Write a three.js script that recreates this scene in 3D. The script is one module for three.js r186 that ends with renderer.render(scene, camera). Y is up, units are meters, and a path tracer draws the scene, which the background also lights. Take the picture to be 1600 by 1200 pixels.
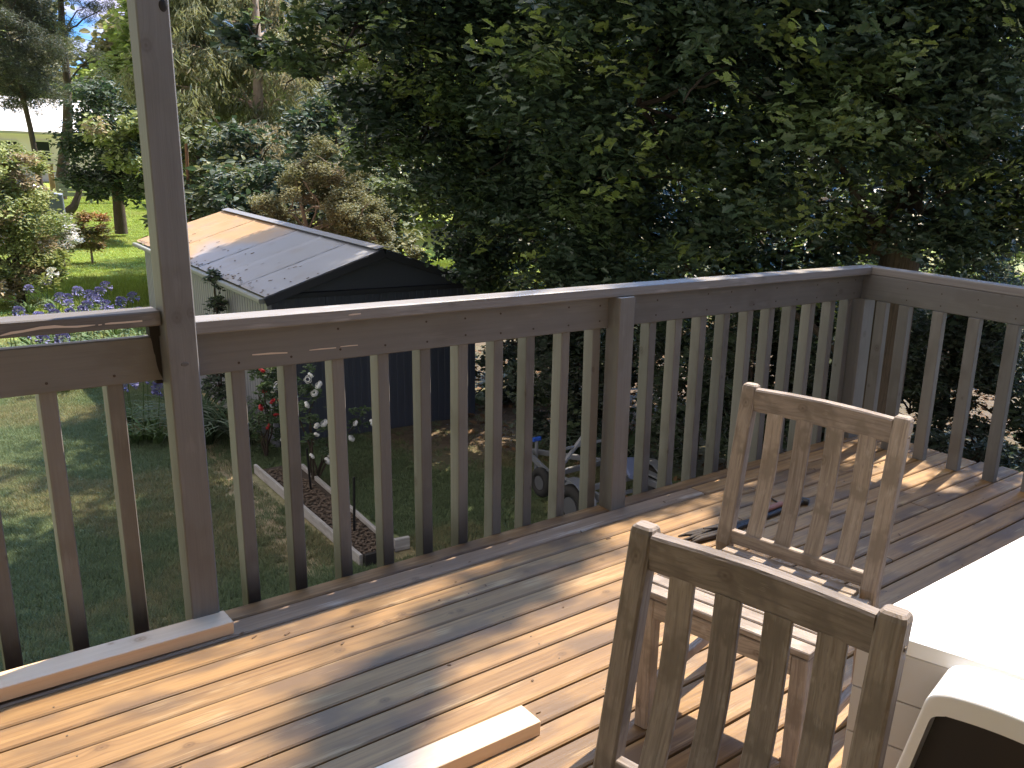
import * as THREE from 'three';
import { Sky } from 'three/addons/objects/Sky.js';
import { mergeGeometries } from 'three/addons/utils/BufferGeometryUtils.js';

// ---------------------------------------------------------------- camera, sky, sun, exposure
const scene = new THREE.Scene();
const camera = new THREE.PerspectiveCamera(2 * Math.atan(635.94 / 1406.76) * 180 / Math.PI, 1959.3 / 1271.9, 0.05, 600);
camera.setViewOffset(1959.3, 1271.9, 0, 0, 1600, 1200);
camera.position.set(0, 1.595, 2.895);
{
  const F = new THREE.Vector3(0.649026, -0.272023, -0.710471), roll = 2.8333 * Math.PI / 180;
  const R = F.clone().cross(new THREE.Vector3(0, 1, 0)).normalize(), U = R.clone().cross(F);
  camera.up.copy(U).multiplyScalar(Math.cos(roll)).addScaledVector(R, -Math.sin(roll));
  camera.lookAt(camera.position.clone().add(F));
}
scene.add(camera);
const RAD = Math.PI / 180, EL = 54.5 * RAD, AZ = 12 * RAD;
const SUN = new THREE.Vector3(Math.cos(AZ) * Math.cos(EL), Math.sin(EL), -Math.sin(AZ) * Math.cos(EL));
const sky = new Sky();
sky.name = 'sky'; sky.scale.setScalar(500);
Object.assign(sky.material.uniforms.turbidity, { value: 10 });
sky.material.uniforms.rayleigh.value = 0.5;
sky.material.uniforms.mieCoefficient.value = 0.006;
sky.material.uniforms.cloudCoverage.value = 0.7; sky.material.uniforms.cloudDensity.value = 0.6;
sky.material.uniforms.sunPosition.value.copy(SUN);
sky.userData.kind = 'structure';
scene.add(sky);
scene.environmentIntensity = 0.19;
const sun = new THREE.DirectionalLight(0xffebcc, 5.0);
sun.position.copy(SUN).multiplyScalar(60); sun.castShadow = true;
sun.shadow.mapSize.set(4096, 4096);
Object.assign(sun.shadow.camera, { left: -40, right: 40, top: 40, bottom: -40, near: 1, far: 160 });
scene.add(sun, sun.target);
const renderer = new THREE.WebGLRenderer({ antialias: true });
renderer.setSize(1024, 768);
renderer.toneMapping = THREE.LinearToneMapping;
renderer.toneMappingExposure = 2.55;
renderer.shadowMap.enabled = true;

// ---------------------------------------------------------------- helpers
const V3 = (x, y, z) => new THREE.Vector3(x, y, z);
function rng(seed) { let a = seed >>> 0; return () => { a = (a + 0x6D2B79F5) >>> 0; let t = a; t = Math.imul(t ^ (t >>> 15), t | 1); t ^= t + Math.imul(t ^ (t >>> 7), t | 61); return ((t ^ (t >>> 14)) >>> 0) / 4294967296; }; }
const rnd = rng(7);
const lerp = (a, b, t) => a + (b - a) * t, clamp = (x, a = 0, b = 1) => Math.min(b, Math.max(a, x));
const smooth = (a, b, x) => { const t = clamp((x - a) / (b - a)); return t * t * (3 - 2 * t); };
// value noise on a lattice that repeats every (px, py) cells
function hash(i, j, s) { let h = Math.imul(i, 374761393) ^ Math.imul(j, 668265263) ^ Math.imul(s, 2147483647 ^ 0x3c6ef372); h = Math.imul(h ^ (h >>> 13), 1274126177); return ((h ^ (h >>> 16)) >>> 0) / 4294967296; }
function vnoise(x, y, px, py, s) {
  const i = Math.floor(x), j = Math.floor(y), fx = x - i, fy = y - j, u = fx * fx * (3 - 2 * fx), v = fy * fy * (3 - 2 * fy);
  const m = (a, n) => ((a % n) + n) % n;
  const a = hash(m(i, px), m(j, py), s), b = hash(m(i + 1, px), m(j, py), s), c = hash(m(i, px), m(j + 1, py), s), d = hash(m(i + 1, px), m(j + 1, py), s);
  return lerp(lerp(a, b, u), lerp(c, d, u), v);
}
function fbm(x, y, px, py, s, oct = 4) { let t = 0, a = 0.5, n = 0; for (let k = 0; k < oct; k++) { t += a * vnoise(x, y, px, py, s + k * 17); n += a; a *= 0.5; x *= 2; y *= 2; px *= 2; py *= 2; } return t / n; }
function dataTex(w, h, fn, srgb = true) {
  const d = new Uint8Array(w * h * 4);
  for (let j = 0; j < h; j++) for (let i = 0; i < w; i++) {
    const c = fn(i / w, j / h), o = (j * w + i) * 4;
    for (let k = 0; k < 3; k++) { let v = clamp(c[k]); if (srgb) v = v <= 0.0031308 ? 12.92 * v : 1.055 * Math.pow(v, 1 / 2.4) - 0.055; d[o + k] = Math.round(v * 255); }
    d[o + 3] = 255;
  }
  const t = new THREE.DataTexture(d, w, h, THREE.RGBAFormat);
  t.wrapS = t.wrapT = THREE.RepeatWrapping; t.magFilter = THREE.LinearFilter; t.minFilter = THREE.LinearMipmapLinearFilter; t.generateMipmaps = true;
  if (srgb) t.colorSpace = THREE.SRGBColorSpace;
  t.needsUpdate = true; return t;
}
const mix3 = (a, b, t) => [lerp(a[0], b[0], t), lerp(a[1], b[1], t), lerp(a[2], b[2], t)];
// wood grain, u along the fibres. o: base, dark, pale colours (linear), wear (pale blotches), knots
function woodTextures(o) {
  const W = 1024, H = 512, kn = [], r = rng(o.seed);
  for (let k = 0; k < (o.knots || 0); k++) kn.push([r(), r(), 0.006 + 0.010 * r()]);
  const f = (u, v) => {
    let du = 0, kd = 0;
    for (const [ku, kv, kr] of kn) {
      let a = Math.abs(u - ku); a = Math.min(a, 1 - a); let b = Math.abs(v - kv); b = Math.min(b, 1 - b);
      const d = Math.hypot(a * o.lu, b * o.lv * 1.3) / (kr * 1.6);
      if (d < 4) { du += Math.exp(-d * d * 0.5) * 0.03; kd = Math.max(kd, Math.exp(-d * d * 1.2) * (0.75 + 0.25 * Math.cos(d * 9))); }
    }
    const v2 = v + du + 0.012 * (fbm(u * 5, v * 6, 5, 6, o.seed + 5, 3) - 0.5);
    const streak = fbm(u * 6, v2 * 64, 6, 64, o.seed, 4), fine = fbm(u * 24, v2 * 220, 24, 220, o.seed + 90, 2);
    const blotch = fbm(u * 9, v * 5, 9, 5, o.seed + 31, 4), pale = smooth(0.60, 0.78, fbm(u * 14, v * 12, 14, 12, o.seed + 61, 4) * 0.7 + fine * 0.3);
    return { streak, fine, blotch, pale, kd };
  };
  const cache = [];
  const map = dataTex(W, H, (u, v) => {
    const n = f(u, v); cache.push(0.65 * n.streak + 0.35 * (1 - n.fine) - 0.3 * n.kd);
    let c = mix3(o.base, o.dark, clamp((n.streak - 0.35) * 1.5) * o.grain);
    c = mix3(c, o.dark, smooth(0.62, 0.9, n.fine) * 0.55 * o.grain);
    c = mix3(c, o.stain || o.dark, smooth(0.5, 0.75, n.blotch) * (o.blotch || 0));
    c = mix3(c, o.pale || o.base, n.pale * (o.wear || 0));
    return mix3(c, o.knot || o.dark, n.kd * 0.9);
  });
  let at = 0; const bump = dataTex(W, H, () => { const t = cache[at++]; return [t, t, t]; }, false);
  for (const t of [map, bump]) t.repeat.set(1 / o.lu, 1 / o.lv);
  return { map, bump };
}
function woodMat(o) {
  const t = woodTextures(o), ms = [];
  for (const k of o.tones || [[1, 1, 1]]) {
    const m = new THREE.MeshStandardMaterial({ map: t.map, bumpMap: t.bump, bumpScale: o.bump || 0.001, roughness: o.rough || 0.75, vertexColors: !!o.vc });
    m.color.setRGB(...k); ms.push(m);
  }
  return ms;
}
function mat(r, g, b, rough = 0.7, extra = {}) { const m = new THREE.MeshStandardMaterial({ roughness: rough, ...extra }); m.color.setRGB(r, g, b); return m; }

// a bar of octagonal section through the stations secs = [[centre, half along U, half along V], ...]
function bar(secs, U, V, c, rand = rnd) {
  const P = [], T = [], ou = rand() * 7, ov = rand() * 3;
  const ring = ([p, a, b]) => { const e = Math.min(c, a * 0.9, b * 0.9); return [[a, b - e], [a - e, b], [-a + e, b], [-a, b - e], [-a, -b + e], [-a + e, -b], [a - e, -b], [a, -b + e]].map(([x, y]) => p.clone().addScaledVector(U, x).addScaledVector(V, y)); };
  const rings = secs.map(ring), per = [];
  { let s = 0; for (let k = 0; k <= 8; k++) { per.push(s); s += rings[1 < rings.length ? 1 : 0][k % 8].distanceTo(rings[1 < rings.length ? 1 : 0][(k + 1) % 8]); } }
  let L = 0;
  const axis = secs[secs.length - 1][0].clone().sub(secs[0][0]).normalize();
  const flip = U.clone().cross(V).dot(axis) < 0;
  const tri = (a, b, d, ta, tb, td) => { if (flip) { P.push(a, d, b); T.push(ta, td, tb); } else { P.push(a, b, d); T.push(ta, tb, td); } };
  for (let i = 0; i + 1 < rings.length; i++) {
    const L2 = L + secs[i].at(0).distanceTo(secs[i + 1][0]);
    for (let k = 0; k < 8; k++) {
      const A = rings[i][k], B = rings[i][(k + 1) % 8], C = rings[i + 1][(k + 1) % 8], D = rings[i + 1][k];
      const a = [L + ou, per[k] + ov], b = [L + ou, per[k + 1] + ov], cc = [L2 + ou, per[k + 1] + ov], d = [L2 + ou, per[k] + ov];
      tri(A, B, C, a, b, cc); tri(A, C, D, a, cc, d);
    }
    L = L2;
  }
  for (const [R, end] of [[rings[0], 1], [rings[rings.length - 1], 0]]) for (let k = 1; k < 7; k++) {
    const q = (w) => [w.dot(U) * 0.3 + ou, w.dot(V) + ov];
    if (end) tri(R[0], R[k + 1], R[k], q(R[0]), q(R[k + 1]), q(R[k])); else tri(R[0], R[k], R[k + 1], q(R[0]), q(R[k]), q(R[k + 1]));
  }
  const g = new THREE.BufferGeometry();
  g.setAttribute('position', new THREE.Float32BufferAttribute(P.flatMap(p => [p.x, p.y, p.z]), 3));
  g.setAttribute('uv', new THREE.Float32BufferAttribute(T.flat(), 2));
  g.computeVertexNormals(); return g;
}
// straight timber between two points; up = direction of the second cross dimension; w across, h along up
function beam(p0, p1, up, w, h, c = 0.003, ec = 0, rand = rnd) {
  const d = p1.clone().sub(p0).normalize(), V = up.clone().addScaledVector(d, -up.dot(d)).normalize(), U = V.clone().cross(d);
  const s = ec ? [[p0.clone(), w / 2 - ec, h / 2 - ec], [p0.clone().addScaledVector(d, ec), w / 2, h / 2], [p1.clone().addScaledVector(d, -ec), w / 2, h / 2], [p1.clone(), w / 2 - ec, h / 2 - ec]] : [[p0.clone(), w / 2, h / 2], [p1.clone(), w / 2, h / 2]];
  return bar(s, U, V, c, rand);
}
// axis-aligned block, timber along its longest side
function block(x0, x1, y0, y1, z0, z1, c = 0.003, ec = 0) {
  const X = x1 - x0, Y = y1 - y0, Z = z1 - z0, x = (x0 + x1) / 2, y = (y0 + y1) / 2, z = (z0 + z1) / 2;
  if (X >= Y && X >= Z) return beam(V3(x0, y, z), V3(x1, y, z), V3(0, 1, 0), Z, Y, c, ec);
  if (Y >= Z) return beam(V3(x, y0, z), V3(x, y1, z), V3(0, 0, 1), X, Z, c, ec);
  return beam(V3(x, y, z0), V3(x, y, z1), V3(0, 1, 0), X, Y, c, ec);
}
// round tapered tube through points [[Vector3, radius], ...]
function tube(st, n = 7, rough = 0, seed = 1) {
  const r = rng(seed), pos = [], uv = [], idx = []; let L = 0, px = null;
  st.forEach(([p, rad], i) => {
    const d = (st[i + 1] ? st[i + 1][0] : p).clone().sub(st[i - 1] ? st[i - 1][0] : p).normalize();
    const a = px || (Math.abs(d.y) > 0.9 ? V3(1, 0, 0) : V3(0, 1, 0)); const u = a.clone().addScaledVector(d, -a.dot(d)).normalize(), v = d.clone().cross(u); px = u;
    if (i) L += p.distanceTo(st[i - 1][0]);
    for (let k = 0; k <= n; k++) { const t = k / n * Math.PI * 2, q = rad * (1 + rough * (hash(i, k % n, seed) - 0.5)), w = p.clone().addScaledVector(u, Math.cos(t) * q).addScaledVector(v, Math.sin(t) * q); pos.push(w.x, w.y, w.z); uv.push(L, k / n * Math.PI * 2 * 0.2); }
    if (i) for (let k = 0; k < n; k++) { const b = (i - 1) * (n + 1) + k; idx.push(b, b + 1, b + n + 2, b, b + n + 2, b + n + 1); }
  });
  const c0 = 0, c1 = (st.length - 1) * (n + 1);
  for (let k = 1; k + 1 < n; k++) { idx.push(c0, c0 + k + 1, c0 + k); idx.push(c1, c1 + k, c1 + k + 1); }
  const g = new THREE.BufferGeometry();
  g.setAttribute('position', new THREE.Float32BufferAttribute(pos, 3)); g.setAttribute('uv', new THREE.Float32BufferAttribute(uv, 2)); g.setIndex(idx); g.computeVertexNormals(); return g;
}
const used = {};
function numbered(n) { const k = used[n] = (used[n] ?? -1) + 1; return k ? n + '_' + String(k).padStart(3, '0') : n; }
function merged(gs) { gs = gs.map(g => { g = g.index ? g.toNonIndexed() : g; for (const k of Object.keys(g.attributes)) if (!['position', 'normal', 'uv'].includes(k)) g.deleteAttribute(k); return g; }); return gs.length > 1 ? mergeGeometries(gs) : gs[0]; }
function part(parent, name, g, m) { const o = new THREE.Mesh(Array.isArray(g) ? merged(g) : g, m); o.name = numbered(name); o.castShadow = o.receiveShadow = true; parent.add(o); return o; }
function tag(o, label, category, group) { o.userData = { ...o.userData, label, category }; if (group) o.userData.group = group; return o; }
function thing(name, label, category, pos = [0, 0, 0], group) { const o = new THREE.Group(); o.name = numbered(name); o.position.set(...pos); scene.add(o); return tag(o, label, category, group); }
function struct(o, kind = 'structure') { o.userData.kind = kind; return o; }
function copyOf(o, label, group) { const c = o.clone(); c.name = numbered(o.name.replace(/_\d+$/, '')); c.userData = { ...o.userData, label }; if (group) c.userData.group = group; scene.add(c); return c; }
const M4 = new THREE.Matrix4();

// ---------------------------------------------------------------- materials
const deckMats = woodMat({ seed: 11, lu: 2.6, lv: 0.62, base: [0.335, 0.197, 0.078], dark: [0.14, 0.068, 0.027], pale: [0.49, 0.345, 0.18], stain: [0.155, 0.094, 0.050], knot: [0.085, 0.042, 0.018], grain: 0.9, blotch: 0.95, wear: 0.6, knots: 16, rough: 0.62, bump: 0.0012, tones: [[0.77, 0.765, 0.75], [0.88, 0.865, 0.84], [0.66, 0.65, 0.63], [0.81, 0.77, 0.7], [0.63, 0.62, 0.61]] });
const deckGrey = woodMat({ seed: 17, lu: 2.6, lv: 0.62, base: [0.27, 0.185, 0.12], dark: [0.13, 0.085, 0.055], pale: [0.46, 0.40, 0.33], stain: [0.17, 0.12, 0.085], knot: [0.08, 0.05, 0.03], grain: 0.75, blotch: 0.6, wear: 0.75, knots: 10, rough: 0.72, bump: 0.0014, tones: [[0.85, 0.85, 0.85]] })[0];
const paint = woodMat({ seed: 23, lu: 1.8, lv: 0.5, base: [0.228, 0.216, 0.203], dark: [0.16, 0.15, 0.14], pale: [0.30, 0.285, 0.27], stain: [0.17, 0.155, 0.135], knot: [0.13, 0.11, 0.095], grain: 0.5, blotch: 0.5, wear: 0.4, knots: 5, rough: 0.66, bump: 0.0007, tones: [[0.70, 0.725, 0.76], [0.80, 0.825, 0.85], [0.60, 0.625, 0.66]] });
const paintDarkFoot = woodMat({ seed: 29, lu: 1.8, lv: 0.5, vc: true, base: [0.228, 0.216, 0.203], dark: [0.16, 0.15, 0.14], pale: [0.30, 0.285, 0.27], stain: [0.15, 0.135, 0.12], knot: [0.1, 0.08, 0.07], grain: 0.5, blotch: 0.5, wear: 0.4, knots: 8, rough: 0.66, bump: 0.0007, tones: [[0.70, 0.725, 0.76], [0.80, 0.825, 0.85], [0.60, 0.625, 0.66]] });
const capMat = woodMat({ seed: 37, lu: 1.8, lv: 0.4, base: [0.21, 0.20, 0.195], dark: [0.12, 0.11, 0.105], pale: [0.33, 0.315, 0.305], stain: [0.19, 0.175, 0.165], grain: 0.7, blotch: 0.5, wear: 0.7, knots: 2, rough: 0.5, bump: 0.001 })[0];
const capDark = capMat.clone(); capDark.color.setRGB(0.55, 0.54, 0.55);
const teak = woodMat({ seed: 41, lu: 0.5, lv: 0.28, base: [0.29, 0.238, 0.196], dark: [0.14, 0.108, 0.085], pale: [0.40, 0.35, 0.30], stain: [0.18, 0.145, 0.115], knot: [0.10, 0.07, 0.05], grain: 1.0, blotch: 0.85, wear: 0.55, knots: 2, rough: 0.78, bump: 0.0012, tones: [[1.0, 1.0, 1.0], [1.12, 1.12, 1.12], [0.88, 0.88, 0.9]] });
const teakShaded = teak.map(m => { const c = m.clone(); c.color.multiplyScalar(0.78); return c; });  // same teak, darkened: the nearest chair's shade is put into its colour
const pine = woodMat({ seed: 47, lu: 2.4, lv: 0.5, base: [0.70, 0.53, 0.37], dark: [0.56, 0.38, 0.235], pale: [0.74, 0.60, 0.45], stain: [0.64, 0.47, 0.32], knot: [0.30, 0.15, 0.07], grain: 0.55, blotch: 0.3, wear: 0.3, knots: 7, rough: 0.6, bump: 0.0003 })[0];
const bareWood = mat(0.62, 0.52, 0.44, 0.8), blackMould = mat(0.02, 0.018, 0.016, 0.9);
const whitePaintShaded = mat(0.50, 0.47, 0.44, 0.55), whitePaint = mat(0.80, 0.79, 0.77, 0.5), whitePlastic = mat(0.82, 0.82, 0.81, 0.35), blackPlastic = mat(0.012, 0.012, 0.014, 0.4);

// ---------------------------------------------------------------- ground
const G = -2.3;
const groundY = (x, z) => {
  const rise = 1.28 * smooth(31, 50, -z) + Math.max(0, -z - 50) * 0.03 + Math.max(0, x - 18) * 0.02;
  return G + rise + 0.03 * (fbm(x * 0.4 + 50, z * 0.4 + 200, 400, 400, 3, 3) - 0.5);
};
{
  const xs = [], zs = [];
  for (let x = -60; x < -4; x += 4) xs.push(x); for (let x = -4; x < 18; x += 0.2) xs.push(x); for (let x = 18; x <= 160; x += 4) xs.push(x);
  for (let z = -220; z < -56; z += 5) zs.push(z); for (let z = -56; z < -18; z += 0.5) zs.push(z); for (let z = -18; z < 3; z += 0.2) zs.push(z); for (let z = 3; z <= 40; z += 3) zs.push(z);
  const pos = [], col = [], uv = [], idx = [];
  for (const z of zs) for (const x of xs) {
    pos.push(x, groundY(x, z), z); uv.push(x, z);
    const n = fbm(x * 0.9 + 90, z * 0.9 + 300, 900, 900, 8, 4), n2 = fbm(x * 3 + 90, z * 3 + 900, 900, 900, 18, 3), far = smooth(10, 22, -z);
    let c = mix3(mix3([0.14, 0.185, 0.085], [0.18, 0.225, 0.10], n2), mix3([0.25, 0.34, 0.05], [0.30, 0.38, 0.06], n2), far);  // shaded near lawn and sunlit far lawn are put into the vertex colour
    c = mix3(c, [0.34, 0.27, 0.15], 0.85 * smooth(0.5, 0.66, n) * (1 - 0.6 * far));
    const path = Math.exp(-Math.pow((x - lerp(3.05, 3.45, clamp((-z - 5) / 4))) / 0.22, 2)) * smooth(-10.3, -9, z) * (1 - smooth(-5.2, -4.2, z));
    c = mix3(c, [0.34, 0.27, 0.18], clamp(path * 1.1 * (0.5 + n2)));
    const track = Math.exp(-Math.pow((x - 2.75 - 0.12 * (-z - 9)) / 0.35, 2)) * smooth(7.2, 9, -z) * (1 - smooth(11.5, 13, -z));
    c = mix3(c, [0.33, 0.29, 0.23], clamp(track * (0.4 + n)));
    const dirt = smooth(4.6, 5.6, x) * smooth(5.6, 6.6, -z) * (1 - smooth(8.4, 9, -z)) + smooth(7.2, 8.4, x) * (1 - smooth(22, 27, x)) * (1 - smooth(16, 22, -z));
    c = mix3(c, mix3([0.075, 0.055, 0.04], [0.14, 0.10, 0.07], n2), clamp(dirt * (0.6 + 0.6 * n)));
    col.push(...c);
  }
  const w = xs.length;
  for (let j = 0; j + 1 < zs.length; j++) for (let i = 0; i + 1 < w; i++) { const a = j * w + i; idx.push(a, a + w, a + 1, a + 1, a + w, a + w + 1); }
  const g = new THREE.BufferGeometry();
  g.setAttribute('position', new THREE.Float32BufferAttribute(pos, 3)); g.setAttribute('color', new THREE.Float32BufferAttribute(col, 3)); g.setAttribute('uv', new THREE.Float32BufferAttribute(uv, 2)); g.setIndex(idx); g.computeVertexNormals();
  const t = dataTex(512, 512, (u, v) => { const n = 0.55 + 0.75 * fbm(u * 60, v * 60, 60, 60, 71, 4) * (0.6 + 0.8 * fbm(u * 9, v * 9, 9, 9, 77, 3)); return [n, n, n * 0.95]; }, false);
  t.repeat.set(0.45, 0.45);
  const m = new THREE.MeshStandardMaterial({ vertexColors: true, map: t, bumpMap: t, bumpScale: 0.03, roughness: 0.95 });
  const o = part(scene, 'lawn', g, m); struct(o); o.userData.label = 'mown lawn with dry patches around the garden shed';
}

// ---------------------------------------------------------------- deck
{
  const deck = new THREE.Group(); deck.name = 'deck'; struct(deck); deck.userData.label = 'timber deck of long sunlit oiled boards'; scene.add(deck);
  const P = 0.1105, gap = 0.0085, TH = 0.03;
  const end = z => 4.712 + 0.02 * Math.sin(z * 9) + 0.09 * z;
  const put = (x0, x1, z0, z1, m, dy = 0) => part(deck, 'board', beam(V3(x0, -TH / 2 + dy, (z0 + z1) / 2), V3(x1, -TH / 2 + dy, (z0 + z1) / 2), V3(0, 1, 0), z1 - z0, TH, 0.005), m);
  // first board, cut round the posts
  put(-1.4, 0.751, -0.0885, -gap, deckGrey); put(0.846, 2.571, -0.088, -gap, deckMats[2]); put(2.669, 4.66, -0.088, -gap, deckMats[4]);
  const joints = { 0: 3.1, 3: 3.0, 5: 2.45, 7: 3.859, 9: 3.2, 12: 2.4, 15: 1.5, 18: 3 };
  for (let k = 0; k < 34; k++) {
    const z0 = k * P + 0.002 * (rnd() - 0.5), z1 = (k + 1) * P - gap, x1 = Math.min(end((z0 + z1) / 2), 4.95), m = k === 0 ? deckGrey : deckMats[(k * 7 + (k >> 1)) % 5];
    if (joints[k]) { put(-1.6, joints[k] - 0.002, z0, z1, m, 0.0015 * (rnd() - 0.5)); put(joints[k] + 0.002, x1, z0, z1, deckMats[(k * 3 + 1) % 5], 0.0015 * (rnd() - 0.5)); }
    else put(-1.6, x1, z0, z1, m, 0.0015 * (rnd() - 0.5));
  }
  part(deck, 'joist', [0, 1, 2, 3, 4].map(i => block(-1.0 + i * 1.3, -0.955 + i * 1.3, -0.17, -TH - 0.001, -0.05, 3.7)), deckGrey);
  part(deck, 'bearer', [block(-1.6, 4.6, -0.22, -TH - 0.002, -0.0945 + 0.006, -0.0505), block(4.52, 4.565, -0.22, -TH - 0.002, -0.048, 3.7)], deckGrey);
  const bits = [], rb = rng(57); for (let i = 0; i < 90; i++) { const q = new THREE.BoxGeometry(0.006 + 0.02 * rb(), 0.0015, 0.003 + 0.004 * rb()); q.rotateX((rb() - 0.5) * 0.4); q.rotateY(rb() * 6); q.translate(lerp(0.3, 4.4, rb()), 0.0025, lerp(0, 2, rb())); bits.push(q); }
  struct(part(deck, 'leaf_debris', bits, mat(0.10, 0.06, 0.035, 0.9)), 'stuff');
  // nail heads
  const nails = [], r = rng(5);
  for (let k = 0; k < 12; k++) for (let i = 0; i < 5; i++) for (const q of [0.25, 0.75]) { if (r() < 0.45) continue; const c = new THREE.CylinderGeometry(0.0028, 0.0028, 0.001, 6); c.translate(-0.978 + i * 1.3 + 0.008 * (r() - 0.5), 0.0008, (k + q) * P); nails.push(c); }
  struct(part(deck, 'nail', nails, mat(0.10, 0.085, 0.07, 0.6, { metalness: 0.6 })), 'stuff');
}

// ---------------------------------------------------------------- railings
function darkFoot(g, y0, y1, amount, seed) {   // vertex colour that darkens towards the foot of a painted baluster
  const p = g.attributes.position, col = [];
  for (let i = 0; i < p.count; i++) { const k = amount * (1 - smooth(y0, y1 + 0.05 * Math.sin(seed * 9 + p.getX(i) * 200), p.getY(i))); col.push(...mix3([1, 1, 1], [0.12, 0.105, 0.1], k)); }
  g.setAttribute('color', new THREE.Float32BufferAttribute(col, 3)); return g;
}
function balusterGeo(x0, x1, z0, z1, yb, yt, footDark, seed) {
  const x = (x0 + x1) / 2, z = (z0 + z1) / 2, a = (x1 - x0) / 2, b = (z1 - z0) / 2;
  const lean = 0.014 * (hash(seed, 3, 9) - 0.5), st = [yb, 0, 0.03, 0.07, 0.13, 0.2, 0.3, 0.55, yt].filter(y => y >= yb);
  return darkFoot(bar(st.map(y => [V3(x + lean * (y - yt), y, z), a, b]), V3(1, 0, 0), V3(0, 0, -1), 0.003), 0.005, 0.16 + 0.12 * hash(seed, 1, 2), footDark, seed);
}
const veranda = thing('veranda_post', 'tall square grey brown painted post rising out of the picture from the rail', 'post');
part(veranda, 'post', block(0.755, 0.842, G, 4.2, -0.0872, 0, 0.004), paint[0]);
part(veranda, 'knot_hole', (() => { const s = new THREE.SphereGeometry(1, 10, 8); s.scale(0.011, 0.016, 0.0025); s.translate(0.825, 1.925, 0); return s; })(), blackMould);
part(veranda, 'knot', (() => { const s = new THREE.SphereGeometry(1, 10, 6); s.scale(0.012, 0.007, 0.0015); s.translate(0.80, 0.905, 0); return s; })(), mat(0.11, 0.105, 0.10, 0.8));
function scrape(parent, pts, w, z, m = bareWood) {  // paint worn through to bare wood in a thin line
  const P = [], N = [];
  for (let i = 0; i + 1 < pts.length; i++) {
    const [x0, y0, k0] = pts[i], [x1, y1, k1] = pts[i + 1], a = w * k0 / 2, b = w * k1 / 2;
    for (const [x, y] of [[x0, y0 - a], [x1, y1 - b], [x1, y1 + b], [x0, y0 - a], [x1, y1 + b], [x0, y0 + a]]) { P.push(x, y, z); N.push(x, y); }
  }
  const g = new THREE.BufferGeometry(); g.setAttribute('position', new THREE.Float32BufferAttribute(P, 3)); g.setAttribute('uv', new THREE.Float32BufferAttribute(N, 2)); g.computeVertexNormals();
  return part(parent, 'scrape_mark', g, m);
}
{ // short section left of the veranda post: its handrail sits clear above the board
  const r = thing('railing', 'railing left of the tall post with a gap under its scraped handrail', 'railing');
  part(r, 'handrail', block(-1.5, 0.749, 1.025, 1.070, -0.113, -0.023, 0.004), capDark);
  part(r, 'rail_board', block(-1.5, 0.7535, 0.846, 0.984, -0.110, -0.074, 0.003), paint[0]);
  [0.60, 0.425, 0.25, 0.075, -0.1].forEach((x, i) => part(r, 'baluster', balusterGeo(x, x + 0.045, -0.155, -0.09, -0.25, 0.845, 0.97, i + 1), paintDarkFoot[i % 3]));
  part(r, 'bracket', block(0.725, 0.7535, 0.985, 1.0245, -0.10, -0.06, 0.004), blackMould);
  part(r, 'bracket', block(0.733, 0.7535, 0.835, 0.845, -0.10, -0.075, 0.002), blackMould);
  part(r, 'mould_stain', (() => { const s = new THREE.Shape(); s.moveTo(0.7532, 0.85); s.bezierCurveTo(0.742, 0.87, 0.738, 0.9, 0.7375, 0.925); s.bezierCurveTo(0.731, 0.94, 0.735, 0.97, 0.728, 0.983); s.lineTo(0.7532, 0.983); const g = new THREE.ShapeGeometry(s, 8); g.translate(0, 0, -0.0728); return g; })(), blackMould);
  scrape(r, [[0.345, 1.034, 0.5], [0.37, 1.039, 1.1], [0.40, 1.0415, 1], [0.44, 1.047, 1.2], [0.475, 1.0475, 1.3], [0.50, 1.0445, 0.8], [0.53, 1.0425, 0.9], [0.555, 1.043, 0.7], [0.575, 1.0435, 0.25]], 0.0065, -0.0218);
  scrape(r, [[0.583, 1.0425, 0.5], [0.592, 1.043, 0.4]], 0.006, -0.0218);
  scrape(r, [[0.60, 1.044, 0.5], [0.615, 1.0445, 0.8], [0.65, 1.044, 0.75], [0.699, 1.0445, 0.7]], 0.007, -0.0218);
}
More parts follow.
